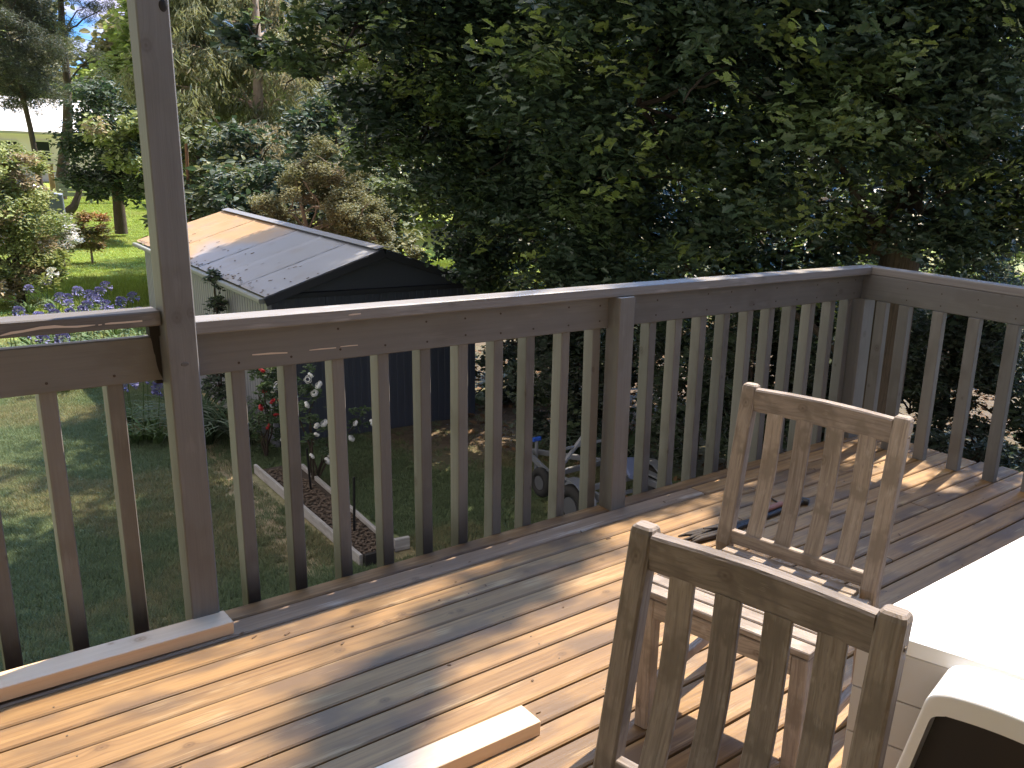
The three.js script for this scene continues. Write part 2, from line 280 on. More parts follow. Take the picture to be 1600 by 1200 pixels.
{
  const r = thing('railing', 'long railing of grey brown balusters between tall post and deck corner', 'railing');
  part(r, 'handrail', (() => { // mitred at the corner
    const g = block(0.8445, 4.512, 0.987, 1.031, -0.113, -0.023, 0.004), p = g.attributes.position;
    for (let i = 0; i < p.count; i++) if (p.getX(i) > 4) p.setX(i, p.getX(i) - (p.getZ(i) + 0.023) - 0.001);
    g.computeVertexNormals(); return g;
  })(), capMat);
  part(r, 'rail_board', block(0.8435, 2.574, 0.844, 0.986, -0.110, -0.074, 0.003), paint[0]);
  part(r, 'rail_board', block(2.666, 4.56, 0.844, 0.986, -0.110, -0.074, 0.003), paint[2]);
  part(r, 'post', block(2.575, 2.665, G, 0.986, -0.09, 0, 0.004), paint[1]);
  part(r, 'post', block(4.487, 4.60, G, 0.8435, -0.145, -0.03, 0.004), paint[0]);
  const xs = [0.963, 1.136, 1.308, 1.482, 1.655, 1.822, 1.988, 2.146, 2.331, 2.503, 2.844, 3.015, 3.186, 3.357, 3.535, 3.709, 3.889, 4.062, 4.248, 4.415];
  xs.forEach((x, i) => part(r, 'baluster', balusterGeo(x, x + 0.045, -0.155, -0.09, -0.25, 0.8435, i < 2 ? 1 : i < 6 ? 0.8 : 0.35 * hash(i, 4, 4), i + 11), paintDarkFoot[(i * 5) % 3]));
  scrape(r, [[1.029, 0.8945, 0.6], [1.05, 0.8935, 0.9], [1.09, 0.8925, 1.1], [1.146, 0.8885, 0.7]], 0.0055, -0.0728);
  scrape(r, [[1.222, 0.889, 0.5], [1.26, 0.889, 0.9], [1.318, 0.8875, 0.7]], 0.005, -0.0728);
  scrape(r, [[1.334, 0.8895, 0.5], [1.37, 0.8895, 0.8], [1.399, 0.8885, 0.6]], 0.005, -0.0728);
  scrape(r, [[4.43, 0.80, 0.6], [4.436, 0.815, 1], [4.44, 0.835, 0.5]], 0.006, -0.0892);
  scrape(r, [[1.345, 1.0095, 0.5], [1.36, 1.0105, 1.0], [1.39, 1.011, 0.8]], 0.006, -0.0218);
}
{
  const r = thing('railing', 'short end railing from the deck corner out of frame', 'railing');
  part(r, 'handrail', (() => {
    const g = block(4.512, 4.602, 0.987, 1.031, -0.023, 4.2, 0.004), p = g.attributes.position;
    for (let i = 0; i < p.count; i++) if (p.getZ(i) < 1) p.setZ(i, p.getZ(i) - (p.getX(i) - 4.512) + 0.001);
    g.computeVertexNormals(); return g;
  })(), capMat);
  part(r, 'rail_board', block(4.512, 4.548, 0.844, 0.986, -0.073, 4.2, 0.003), paint[2]);
  [0.045, 0.19, 0.398, 0.607, 0.817, 1.03, 1.24, 1.45, 1.66, 1.87, 2.08, 2.29, 2.5, 2.71, 2.92].forEach((z, i) => {
    const g = bar([0.001, 0.3, 0.6, 0.8435].map(y => [V3(4.5145, y, z + 0.0325), 0.0225, 0.0325]), V3(1, 0, 0), V3(0, 0, -1), 0.003);
    part(r, 'baluster', darkFoot(g, 0, 0.1, 0.25 * hash(i, 8, 8), i), paintDarkFoot[(i * 2) % 3]);
  });
}

{
  const r = rng(77), screws = (root, list, m) => struct(part(root, 'screw', list.map(([x, y, z, ax]) => { const c = new THREE.CylinderGeometry(0.0042, 0.0042, 0.0016, 8); if (ax === 'z') c.rotateX(Math.PI / 2); else c.rotateZ(Math.PI / 2); c.translate(x, y, z); return c; }), m), 'stuff'), rusty = mat(0.07, 0.05, 0.04, 0.7, { metalness: 0.5 });
  const rails = scene.children.filter(o => o.name.startsWith('railing')), L = [], E = [];
  for (const x of [0.963, 1.136, 1.308, 1.482, 1.655, 1.822, 1.988, 2.146, 2.331, 2.503, 2.844, 3.015, 3.186, 3.357, 3.535, 3.709, 3.889, 4.062, 4.248, 4.415]) L.push([x + 0.0225 + 0.008 * (r() - 0.5), 0.872 + 0.01 * r(), -0.0738, 'z']), r() < 0.6 && L.push([x + 0.0225 + 0.008 * (r() - 0.5), 0.945 + 0.01 * r(), -0.0738, 'z']);
  for (const z of [0.19, 0.398, 0.607, 0.817, 1.03]) E.push([4.5118, 0.875, z + 0.033, 'x'], [4.5118, 0.94, z + 0.03, 'x']);
  screws(rails[0], [0.60, 0.425, 0.25].map(x => [x + 0.02, 0.875, -0.0738, 'z']), rusty); screws(rails[1], L, rusty); screws(rails[2], E, rusty);
}
// ---------------------------------------------------------------- loose timber on the deck
{
  const a = tag(part(scene, 'pine_plank', beam(V3(-1.25, 0.0475, 0.062), V3(0.855, 0.0225, 0.0405), V3(0, 1, 0), 0.095, 0.045, 0.002, 0.0015), pine), 'raw pine length lying along the railing by the tall post', 'plank');
  const b = tag(part(scene, 'pine_plank', beam(V3(-0.85, 0.0228, 1.058), V3(1.3345, 0.0228, 1.093), V3(0, 1, 0), 0.096, 0.045, 0.002, 0.0015), pine), 'raw pine length bleached by full sun at the bottom edge', 'plank');
}

// ---------------------------------------------------------------- chairs
function buildChair(label) {
  const t = thing('garden_chair', label, 'chair', [0, 0, 0], 'weathered teak garden chairs');
  // local axes: x = chair's own left-right (0 = the outer face of one post), z = forwards from the seat's back line, y = up
  const lean = y => -0.1775 * (y - 0.437), X = V3(1, 0, 0), Z = V3(0, 0, 1), Y = V3(0, 1, 0), W = 0.531, rr = rng(3);
  const M = i => teak[i % 3];
  for (const [s, i] of [[0, 0], [1, 1]]) {
    const x = s ? W - 0.0245 : 0.0245;
    const ys = [0, 0.004, 0.2, 0.437, 0.7, 0.918, 0.926, 0.930];
    part(t, 'back_post', bar(ys.map((y, k) => [V3(x, y, y > 0.437 ? lean(y) - 0.018 : -0.018 - 0.16 * (0.437 - y) * 0.55), 0.0245 - (k === 7 ? 0.006 : k === 6 ? 0.002 : 0), 0.019 - (k === 7 ? 0.006 : k === 6 ? 0.002 : 0)]), X, Z, 0.005, rr), M(i));
    part(t, 'front_leg', beam(V3(s ? W - 0.022 : 0.044, 0, 0.40), V3(s ? W - 0.022 : 0.044, 0.414, 0.40), Z, 0.045, 0.042, 0.004, 0.003, rr), M(i + 1));
    part(t, 'side_apron', beam(V3(s ? W - 0.02 : 0.03, 0.388, 0.0), V3(s ? W - 0.022 : 0.044, 0.388, 0.378), Y, 0.022, 0.05, 0.003, 0, rr), M(i + 2));
    part(t, 'side_stretcher', beam(V3(s ? W - 0.0245 : 0.0245, 0.125, -0.03), V3(s ? W - 0.022 : 0.044, 0.125, 0.379), Y, 0.022, 0.035, 0.003, 0, rr), M(i));
    const peg = new THREE.CylinderGeometry(0.005, 0.005, 0.004, 8); peg.rotateZ(Math.PI / 2); peg.translate(s ? W + 0.0005 : -0.0005, 0.875, lean(0.875) - 0.018);
    part(t, 'peg', peg, M(1));
  }
  part(t, 'top_rail', bar([0, 0.25, 0.5, 0.75, 1].map(k => [V3(lerp(0.049, W - 0.049, k), 0.8865 + 0.0035 * Math.sin(k * Math.PI), lean(0.887) - 0.016 - 0.004 * Math.sin(k * Math.PI)), 0.0345 + 0.0025 * Math.sin(k * Math.PI), 0.0125]), Y, V3(0, -0.17, 0.985), 0.004, rr), M(2));
  part(t, 'lower_rail', beam(V3(0.049, 0.459, lean(0.459) - 0.018), V3(W - 0.049, 0.459, lean(0.459) - 0.018), Y, 0.024, 0.043, 0.003, 0, rr), M(0));
  for (const [k, x] of [0.1215, 0.219, 0.3175, 0.4165].entries())
    part(t, 'back_slat', bar(Array.from({ length: 9 }, (_, j) => { const y = lerp(0.478, 0.856, j / 8); return [V3(x, y, lean(y) - 0.016 - 0.020 * Math.sin(j / 8 * Math.PI) * (1 - 0.35 * j / 8)), 0.0265, 0.0055]; }), X, V3(0, 0.17, 0.985), 0.002, rr), M(k + 1));
  part(t, 'front_apron', beam(V3(0.067, 0.385, 0.408), V3(W - 0.045, 0.385, 0.408), Y, 0.022, 0.056, 0.003, 0, rr), M(1));
  const zs = [0.398, 0.344, 0.2905, 0.237, 0.1835, 0.13, 0.0765, 0.023];
  zs.forEach((z, i) => part(t, 'seat_slat', beam(V3(-0.001 + (i < 7 ? 0 : 0.052), 0.4265, z), V3(W + 0.003 - (i < 7 ? 0 : 0.052), 0.4265, z), Y, 0.0475, 0.019, 0.003, 0.002, rr), M(i * 2)));
  return t;
}
function placeChair(t, u0, f0, deg) {  // u0 / f0: distances along the chair's own two axes from the deck origin
  const a = 11 * RAD, ux = V3(Math.sin(a), 0, Math.cos(a)), fx = V3(-Math.cos(a), 0, Math.sin(a));
  const p = ux.clone().multiplyScalar(u0).addScaledVector(fx, f0);
  t.matrixAutoUpdate = true; t.position.copy(p);
  t.quaternion.setFromRotationMatrix(M4.makeBasis(ux, V3(0, 1, 0), ux.clone().cross(V3(0, 1, 0))));
}
{
  const c = buildChair('nearest weathered teak chair, its back cut off by the bottom edge');
  placeChair(c, 1.928, -0.62, 0);
  const d = copyOf(c, 'weathered teak chair further off, with striped shadows on its seat');
  placeChair(d, 1.522, -1.725, 0);
  c.traverse(o => { const k = teak.indexOf(o.material); if (k >= 0) o.material = teakShaded[k]; });
}

// ---------------------------------------------------------------- white cabinet, bin, things on the deck
{
  const t = thing('cabinet', 'white boarded cabinet with a flat sunlit top beyond the nearest chair', 'cabinet', [1.386, 0, 2.061]);
  const a = 16 * RAD, e = V3(Math.sin(a), 0, Math.cos(a)), L = 0.95;
  // plan: back edge along +x, end face along e
  const plan = (in0, len) => { const s = new THREE.Shape(); s.moveTo(in0, -in0); s.lineTo(len, -in0); s.lineTo(len, -e.z * L); s.lineTo(e.x * L + in0, -e.z * L); s.closePath(); return s; };
  const slab = new THREE.ExtrudeGeometry(plan(0, 2.4), { depth: 0.026, bevelEnabled: true, bevelSize: 0.003, bevelThickness: 0.003, bevelSegments: 2 }); slab.rotateX(-Math.PI / 2); slab.translate(0, 0.721, 0);
  part(t, 'top', slab, whitePaint);
  for (let k = 0; k < 7; k++) {
    const y1 = 0.7175 - k * 0.1, y0 = y1 - 0.098;
    part(t, 'board', beam(V3(0.006, (y0 + y1) / 2, 0.004).addScaledVector(e, 0), V3(0.006, (y0 + y1) / 2, 0.004).addScaledVector(e, L), V3(0, 1, 0), 0.014, 0.098, 0.0015), whitePaintShaded);  // white boards too; the shade on this end face is put into their colour
  }
  part(t, 'body', (() => { const g = new THREE.ExtrudeGeometry(plan(0.014, 2.38), { depth: 0.715, bevelEnabled: false }); g.rotateX(-Math.PI / 2); g.translate(0, 0.003, 0); return g; })(), mat(0.7, 0.69, 0.67, 0.6));
}
{
  const t = thing('bin', 'white rounded plastic bin with a wide black opening in the corner', 'bin');
  const a = 12 * RAD, u = V3(Math.sin(a), 0, Math.cos(a)), n = V3(-Math.cos(a), 0, Math.sin(a));
  const outline = (d, x0, x1, y0, y1, sl, r) => { const s = d; s.moveTo(x0 - sl, y0); s.lineTo(x0 + 0.0, y1 - r); s.bezierCurveTo(x0 + 0.004, y1 - r * 0.3, x0 + 0.016, y1 - 0.009, x0 + r, y1 - 0.003); s.bezierCurveTo(x0 + 0.09, y1 + 0.004, x1 - 0.09, y1 + 0.004, x1 - r, y1 - 0.003); s.bezierCurveTo(x1 - 0.016, y1 - 0.009, x1 - 0.004, y1 - r * 0.3, x1, y1 - r); s.lineTo(x1 + sl, y0); s.closePath(); return s; };
  const sh = outline(new THREE.Shape(), -0.031, 0.21, 0.0, 0.7525, 0.15, 0.04);
  sh.holes.push(outline(new THREE.Path(), -0.022, 0.2, 0.03, 0.718, 0.13, 0.026));
  const g = new THREE.ExtrudeGeometry(sh, { depth: 0.11, bevelEnabled: true, bevelSize: 0.006, bevelThickness: 0.006, bevelSegments: 3, curveSegments: 14 });
  const inner = outline(new THREE.Shape(), -0.022, 0.2, 0.03, 0.718, 0.13, 0.026);
  const b = new THREE.ExtrudeGeometry(inner, { depth: 0.02, bevelEnabled: false, curveSegments: 14 }); b.translate(0, 0, 0.035);
  // the shape's z runs away from the viewer
  const fix = q => { q.applyMatrix4(new THREE.Matrix4().makeBasis(u, V3(0, 1, 0), u.clone().cross(V3(0, 1, 0)))); q.translate(1.302, 0, 2.296); return q; };
  g.translate(0, 0, -0.11); b.translate(0, 0, -0.11);
  part(t, 'shell', fix(g), whitePlastic); part(t, 'lining', fix(b), blackPlastic);
}
{
  const dark = mat(0.035, 0.027, 0.022, 0.85), r = rng(21);
  const t = tag(part(scene, 'wood_offcut', (() => {
    const gs = [];
    for (let i = 0; i < 5; i++) { const z = 0.43 + i * 0.017, x0 = 2.57 + 0.05 * r(), tip = 0.004; gs.push(bar([[V3(x0, 0.012 + 0.02 * r(), z + 0.02 * (r() - 0.5)), 0.002, tip], [V3(2.66, 0.018, z), 0.009, 0.009], [V3(2.86, 0.014, z + 0.02), 0.01, 0.012]], V3(0, 0, 1), V3(0, 1, 0), 0.003, r)); }
    return gs;
  })(), dark), 'dark splintered piece of broken timber on the deck behind the further chair', 'offcut');
  tag(part(scene, 'wood_offcut', [bar([[V3(2.70, 0.045, 0.47), 0.004, 0.003], [V3(2.80, 0.03, 0.475), 0.012, 0.006], [V3(3.0, 0.012, 0.49), 0.012, 0.009]], V3(0, 0, 1), V3(0, 1, 0), 0.002, r)], dark), 'thin black sliver of timber leaning on the splintered piece', 'offcut');
  const s = thing('hand_tool', 'long black tool with an orange red grip lying near the railing', 'tool');
  part(s, 'shaft', beam(V3(2.86, 0.016, 0.50), V3(3.42, 0.016, 0.475), V3(0, 1, 0), 0.03, 0.022, 0.006, 0.004), mat(0.02, 0.02, 0.022, 0.45));
  part(s, 'grip', beam(V3(3.05, 0.036, 0.475), V3(3.24, 0.036, 0.468), V3(0, 1, 0), 0.028, 0.02, 0.006, 0.004), mat(0.24, 0.095, 0.06, 0.65));
  part(s, 'head', beam(V3(3.38, 0.02, 0.455), V3(3.40, 0.02, 0.505), V3(0, 1, 0), 0.035, 0.028, 0.008, 0.004), mat(0.02, 0.02, 0.022, 0.45));
  tag(part(scene, 'twig', tube([[V3(3.31, 0.006, 0.345), 0.004], [V3(3.29, 0.008, 0.40), 0.005], [V3(3.24, 0.006, 0.43), 0.003]], 6), mat(0.03, 0.025, 0.02, 0.9)), 'short dark twig on the shaded deck boards near the railing', 'twig');
}

// ---------------------------------------------------------------- unseen house added behind the camera; its wall and veranda roof cut the sky light
{
  const t = thing('house', 'added unseen cream weatherboard house wall and veranda roof behind the deck', 'house');
  const cream = mat(0.50, 0.45, 0.37, 0.7);
  part(t, 'wall', Array.from({ length: 30 }, (_, k) => beam(V3(-7, G + 0.1 + k * 0.18, 4.5), V3(7, G + 0.1 + k * 0.18, 4.5), V3(0, 1, 0), 0.03 + 0.02, 0.178, 0.004)), cream);
  part(t, 'roof', block(-7, 0.86, 2.72, 2.80, -0.12, 4.9, 0.01), cream);
  part(t, 'eave', block(0.862, 2.5, 2.72, 2.80, 2.25, 4.9, 0.01), cream);  // eave added out of view to shade the deck near the camera
}
// ---------------------------------------------------------------- leaves
const leafMat = (rough = 0.62, tr = 0.35) => new THREE.MeshPhysicalMaterial({ color: 0xffffff, roughness: rough, transmission: tr, thickness: 0, side: THREE.DoubleSide });
const leafM = leafMat(0.98, 0.42), leafGloss = new THREE.MeshStandardMaterial({ roughness: 0.42, side: THREE.DoubleSide });
const barkDark = woodMat({ seed: 61, lu: 1.5, lv: 0.6, base: [0.10, 0.075, 0.055], dark: [0.04, 0.03, 0.024], pale: [0.16, 0.125, 0.10], grain: 1, blotch: 0.4, wear: 0.5, rough: 0.95, bump: 0.012 })[0];
const barkPale = woodMat({ seed: 67, lu: 1.5, lv: 0.6, base: [0.38, 0.30, 0.23], dark: [0.20, 0.14, 0.10], pale: [0.50, 0.43, 0.36], grain: 0.8, blotch: 0.5, wear: 0.5, rough: 0.9, bump: 0.006 })[0];
// one leaf as a folded outline; shape: half-widths along its length
const OUT = { oak: [0.02, 0.30, 0.20, 0.46, 0.30, 0.50, 0.22, 0.02], plain: [0.03, 0.36, 0.46, 0.30, 0.02], long: [0.03, 0.10, 0.12, 0.09, 0.01] };
function leafInto(P, c, dir, nrm, len, wid, shape) {
  const side = dir.clone().cross(nrm).normalize(), w = OUT[shape], n = w.length - 1;
  const at = (k, s) => c.clone().addScaledVector(dir, len * k / n).addScaledVector(side, s * w[k] * wid).addScaledVector(nrm, Math.abs(s) * w[k] * wid * 0.35 - 0.12 * len * (k / n) ** 2);
  for (let k = 0; k < n; k++) for (const s of [-1, 1]) { const a = at(k, 0), b = at(k + 1, 0), cc = at(k + 1, s), d = at(k, s); if (s > 0) P.push(a, b, cc, a, cc, d); else P.push(a, cc, b, a, d, cc); }
}
function sprig(n, len, wid, spread, shape, seed, droop = 0) {
  const r = rng(seed), P = [];
  for (let i = 0; i < n; i++) {
    const a = r() * 6.283, t = i / n, c = V3((r() - 0.5) * spread, (r() - 0.5) * spread * 0.7, (r() - 0.5) * spread);
    const dir = V3(Math.cos(a), (r() - 0.5) * 0.9 - droop, Math.sin(a)).normalize();
    let nm = V3((r() - 0.5) * 1.3, 1, (r() - 0.5) * 1.3); if (droop > 0.8) nm = V3(r() - 0.5, 0.2, r() - 0.5); nm.addScaledVector(dir, -nm.dot(dir)).normalize();
    leafInto(P, c, dir, nm, len * (0.7 + 0.6 * r()), wid * (0.7 + 0.6 * r()), shape);
  }
  const g = new THREE.BufferGeometry(); g.setAttribute('position', new THREE.Float32BufferAttribute(P.flatMap(p => [p.x, p.y, p.z]), 3)); g.computeVertexNormals(); return g;
}
const SPRIG = {
  oak: sprig(11, 0.088, 0.062, 0.21, 'oak', 1), oakBig: sprig(9, 0.15, 0.11, 0.32, 'oak', 2), bush: sprig(10, 0.06, 0.035, 0.16, 'plain', 3), tea: sprig(16, 0.05, 0.026, 0.17, 'plain', 4, -0.3),
  gum: sprig(10, 0.19, 0.20, 0.36, 'long', 5, 1.0), mid: sprig(9, 0.16, 0.10, 0.40, 'plain', 6), far: sprig(9, 0.5, 0.32, 1.2, 'plain', 7), pine: sprig(14, 0.22, 0.10, 0.42, 'long', 8, 0.2), rose: sprig(6, 0.05, 0.035, 0.10, 'plain', 9),
};
// leaves gathered in clumps inside each blob [x, y, z, r]; hue(r) gives a leaf colour
function crown(parent, name, blobs, geo, m, density, hue, seed, o = {}) {
  const r = rng(seed), A = [], g3 = () => (r() + r() + r() - 1.5) * 0.9;
  for (const [x, y, z, R] of blobs) {
    const K = Math.max(4, Math.round(9 * (R / (o.clump || 0.45)) ** 2 * 0.28)), cs = [];
    for (let k = 0; k < K; k++) { let v; do v = V3(r() * 2 - 1, r() * 2 - 1, r() * 2 - 1); while (v.length() > 1); v.setLength(Math.pow(v.length(), 0.6)); cs.push([v, 0.7 + 0.6 * r(), hue(r)]); }
    const n = Math.round(density * R * R);
    for (let i = 0; i < n; i++) {
      const [v, s, h] = cs[Math.floor(r() * K)], q = (o.clump || 0.45) * s * Math.min(1, R);
      A.push([x + v.x * R * 0.92 + g3() * q, y + v.y * R * (o.flat || 0.85) + g3() * q * 0.7, z + v.z * R * 0.92 + g3() * q, h]);
    }
  }
  const im = new THREE.InstancedMesh(geo, m, A.length), d = new THREE.Object3D(), c = new THREE.Color();
  A.forEach(([x, y, z, h], i) => {
    d.position.set(x, Math.max(y, (o.floor ?? -99)), z); d.rotation.set((r() - 0.5) * 1.1, r() * 6.283, (r() - 0.5) * 1.1); d.scale.setScalar((o.scale || 1) * (0.75 + 0.5 * r())); d.updateMatrix(); im.setMatrixAt(i, d.matrix);
    const k = 0.78 + 0.44 * r(); c.setRGB(h[0] * k, h[1] * k, h[2] * k); im.setColorAt(i, c);
  });
  im.name = numbered(name); im.castShadow = im.receiveShadow = true; im.userData.kind = 'stuff'; parent.add(im); return im;
}
const hueMix = (a, b, c) => r => { const t = r(); return c && r() < 0.18 ? c : mix3(a, b, t); };
const OAK = hueMix([0.042, 0.072, 0.044], [0.062, 0.098, 0.056], [0.09, 0.135, 0.055]);
const DARK = hueMix([0.034, 0.062, 0.028], [0.052, 0.09, 0.036]);
const OLIVE = hueMix([0.16, 0.18, 0.075], [0.24, 0.245, 0.11], [0.31, 0.28, 0.16]);
const LIT = hueMix([0.19, 0.27, 0.05], [0.27, 0.35, 0.08]);
const LIGHT = hueMix([0.23, 0.28, 0.08], [0.32, 0.36, 0.13], [0.36, 0.29, 0.17]);
const TEA = hueMix([0.16, 0.165, 0.06], [0.21, 0.20, 0.085], [0.25, 0.20, 0.11]);
const WARM = hueMix([0.085, 0.115, 0.035], [0.13, 0.16, 0.05], [0.19, 0.20, 0.075]);
const PINE = hueMix([0.055, 0.07, 0.04], [0.08, 0.095, 0.055]);
function limb(a, b, r0, r1, seed, sag = 0.12) {
  const r = rng(seed), n = 5, L = a.distanceTo(b), st = [];
  for (let i = 0; i <= n; i++) { const t = i / n, p = a.clone().lerp(b, t); if (i && i < n) p.add(V3((r() - 0.5) * L * 0.1, (r() - 0.4) * L * 0.1 + sag * L * t * (1 - t) * 2, (r() - 0.5) * L * 0.1)); st.push([p, lerp(r0, r1, t)]); }
  return tube(st, 6, 0.15, seed);
}
function tree(name, label, cat, group, trunkPts, blobs, m, o) {
  const t = thing(name, label, cat, [0, 0, 0], group), [bx, by, bz] = trunkPts[0][0];
  const pts = trunkPts.map(([p, r]) => [V3(...p), r]); const gs = [tube(pts, 10, 0.18, o.seed)];
  blobs.forEach(([x, y, z, R], i) => {
    const e = V3(x, y - R * 0.2, z); let best = pts[pts.length - 1];
    for (const q of pts) if (q[0].y < e.y + 0.2 && q[0].distanceTo(e) < best[0].distanceTo(e) * 1.3 && q[0].y > by + (o.bole ?? 1)) best = q;
    gs.push(limb(best[0], e, Math.min(best[1] * 0.5, 0.03 + R * 0.04), 0.012, o.seed * 31 + i));
    for (let k = 0; k < 3; k++) { const h = i * 7 + k, v = V3(hash(h, 1, o.seed) - 0.5, hash(h, 2, o.seed) - 0.4, hash(h, 3, o.seed) - 0.5).setLength(R * 0.9); gs.push(limb(e, e.clone().add(v), 0.014 + R * 0.008, 0.004, h + 900)); }
  });
  part(t, 'trunk', gs, m);
  for (const [b, dens] of o.light || []) crown(t, 'crown', b, o.geo, leafM, dens, o.hue, o.seed + 59, o);
  if (o.glow) crown(t, 'crown', blobs, o.geo, leafM, o.glow, LIT, o.seed + 41, o);
  crown(t, 'crown', blobs, o.geo, o.m || leafM, o.density, o.hue, o.seed + 5, o);
  for (const [b, h, dens, geo] of o.extra || []) crown(t, 'crown', b, geo || o.geo, o.m || leafM, dens, h, o.seed + 77, o);
  return t;
}
const S = (x, y, z, t, R) => [x + SUN.x * t, y + SUN.y * t, z + SUN.z * t, R];
// the dark wall of oaks beyond the deck
tree('oak_tree', 'dense dark oak with reddish trunk beyond the short end railing', 'tree', null,
  [[[8.7, G - 0.1, -2.6], 0.34], [[8.85, -0.8, -2.55], 0.26], [[8.94, 0.64, -2.55], 0.22], [[8.9, 2.3, -2.66], 0.18], [[8.6, 4.2, -2.7], 0.12], [[8.3, 6.0, -2.4], 0.07], [[8.35, 8.4, -1.9], 0.045], [[8.4, 10.6, -1.2], 0.02]],
  [[5.69, 2.24, -3.38, 1.2], [6.25, 2.59, -2.78, 1.3], [6.51, 1.56, -3.31, 1.2], [6.68, 1.98, -2.34, 1.2], [6.94, 2.52, -1.93, 1.2], [7.71, 2.69, -1.62, 1.3], [8.5, 2.1, -1.32, 1.2], [9.67, 1.34, -2.35, 1.0], [6.76, 0.92, -4.44, 1.2], [8.48, 0.78, -4.07, 1.1],
    [6.26, 3.7, -3.27, 1.6], [7.14, 3.9, -2.21, 1.6], [7.9, 3.6, -1.1, 1.4], [5.87, 3.6, -3.87, 1.4], [7.6, 5.1, -3.4, 1.4], [8.6, 5.3, -1.9, 1.2], [8.11, 1.16, -2.25, 0.7], [8.25, 0.75, -3.57, 0.8], [9.09, 1.09, -2.04, 0.7], [9.3, 1.39, -1.53, 0.7], [7.3, 0.5, -4.2, 0.7]],
  barkDark, { seed: 101, geo: SPRIG.oak, density: 340, hue: OAK, bole: 1.5, m: leafGloss, glow: 30,
    extra: [[[S(1.66, 0, 0.4, 12.8, 0.121), S(1.86, 0, 0.27, 12.5, 0.108), S(1.38, 0, 0.46, 12.7, 0.074), S(1.12, 0, 0.66, 12.9, 0.108), S(0.97, 0, 0.75, 13.1, 0.108), S(0.86, 0, 0.92, 13.0, 0.095), S(2.06, 0, 0.25, 12.4, 0.095), S(2.3, 0, 0.1, 12.2, 0.149)], OAK, 1250]] });
tree('oak_tree', 'dark oak spreading over the right side of the grey shed roof', 'tree', null,
  [[[9.6, G - 0.1, -9.2], 0.36], [[9.5, -0.5, -9.1], 0.28], [[9.2, 1.5, -8.8], 0.22], [[8.9, 3.2, -8.4], 0.16], [[8.6, 5.4, -8.2], 0.09]],
  [[5.45, 2.69, -6.71, 1.15], [6.27, 2.16, -6.73, 1.6], [6.4, 1.06, -7.2, 1.0], [6.95, 0.72, -6.85, 1.3], [6.8, 2.53, -5.7, 1.7], [6.74, 1.47, -5.8, 1.5], [3.9, 2.35, -6.29, 0.42], [4.35, 2.75, -6.03, 0.5], [3.6, 2.55, -6.84, 0.3], [4.9, 1.92, -7.01, 0.42], [5.6, 1.7, -7.2, 0.8],
    [6.1, 3.8, -6.39, 1.4], [6.34, 4.09, -5.74, 1.9], [7.3, 0.1, -7.5, 0.6]],
  barkDark, { seed: 131, geo: SPRIG.oak, density: 360, hue: OAK, bole: 1.5, m: leafGloss, glow: 30, light: [[[S(1.2, G, -4, 10, 1.3), S(2, G, -6.5, 9.3, 1.4), S(3, G, -8.5, 8.3, 1.3), S(0.8, G, -6, 10.5, 1.2), S(4.5, G, -5, 7, 1.2), S(1.5, G, -8.5, 9.6, 1.2), S(0, G, -4.5, 11, 1.2)], 75], [[S(5.4, 0, -9.0, 5.5, 1.2), S(5.0, 0, -9.9, 6, 1.1), S(4.5, 0, -9.1, 6.4, 1.0), S(4.7, 0, -10.9, 6.2, 1.0), S(5.3, 0, -10.6, 5.6, 0.8)], 620]] });
tree('oak_tree', 'deep dark oak filling the gap behind the nearer oaks', 'tree', null,
  [[[12.3, G - 0.1, -6.2], 0.4], [[12.2, 0.5, -6.3], 0.3], [[12.0, 3, -6.2], 0.18], [[12.1, 5, -6.4], 0.08]],
  [[10.84, 1.83, -7.47, 2.0], [12.15, 1.44, -5.9, 2.1], [13.57, 2.01, -4.59, 1.9], [10.4, 1.24, -9.26, 1.9], [13.7, 2.23, -3.19, 2.0], [11.8, 3.6, -6.2, 2.0], [9.9, 2.6, -9.6, 1.5]],
  barkDark, { seed: 151, geo: SPRIG.oakBig, density: 74, hue: OAK, bole: 1.5 });
tree('oak_tree', 'tall oak out of frame beyond the end railing, shading that end of the deck', 'tree', null,
  [[[10.2, G - 0.1, 1.9], 0.36], [[10.0, 0.5, 1.8], 0.28], [[9.6, 3, 1.5], 0.2], [[9.0, 5.4, 1.0], 0.1]],
  [S(3.6, 0, 1.25, 7.2, 0.85), S(4.3, 0, 1.2, 6.8, 0.8), S(3.3, 0, 1.9, 7.4, 1.0), S(4.2, 0, 2.2, 7, 1.1), S(3.4, 0, 2.9, 7.5, 1.1), S(2.9, 0, 0.62, 7.8, 0.38), S(3.45, 0, 0.25, 7.4, 0.4), S(3.9, 1, 0, 6.6, 0.5)],
  barkDark, { seed: 171, geo: SPRIG.oak, density: 330, hue: OAK, bole: 2 });
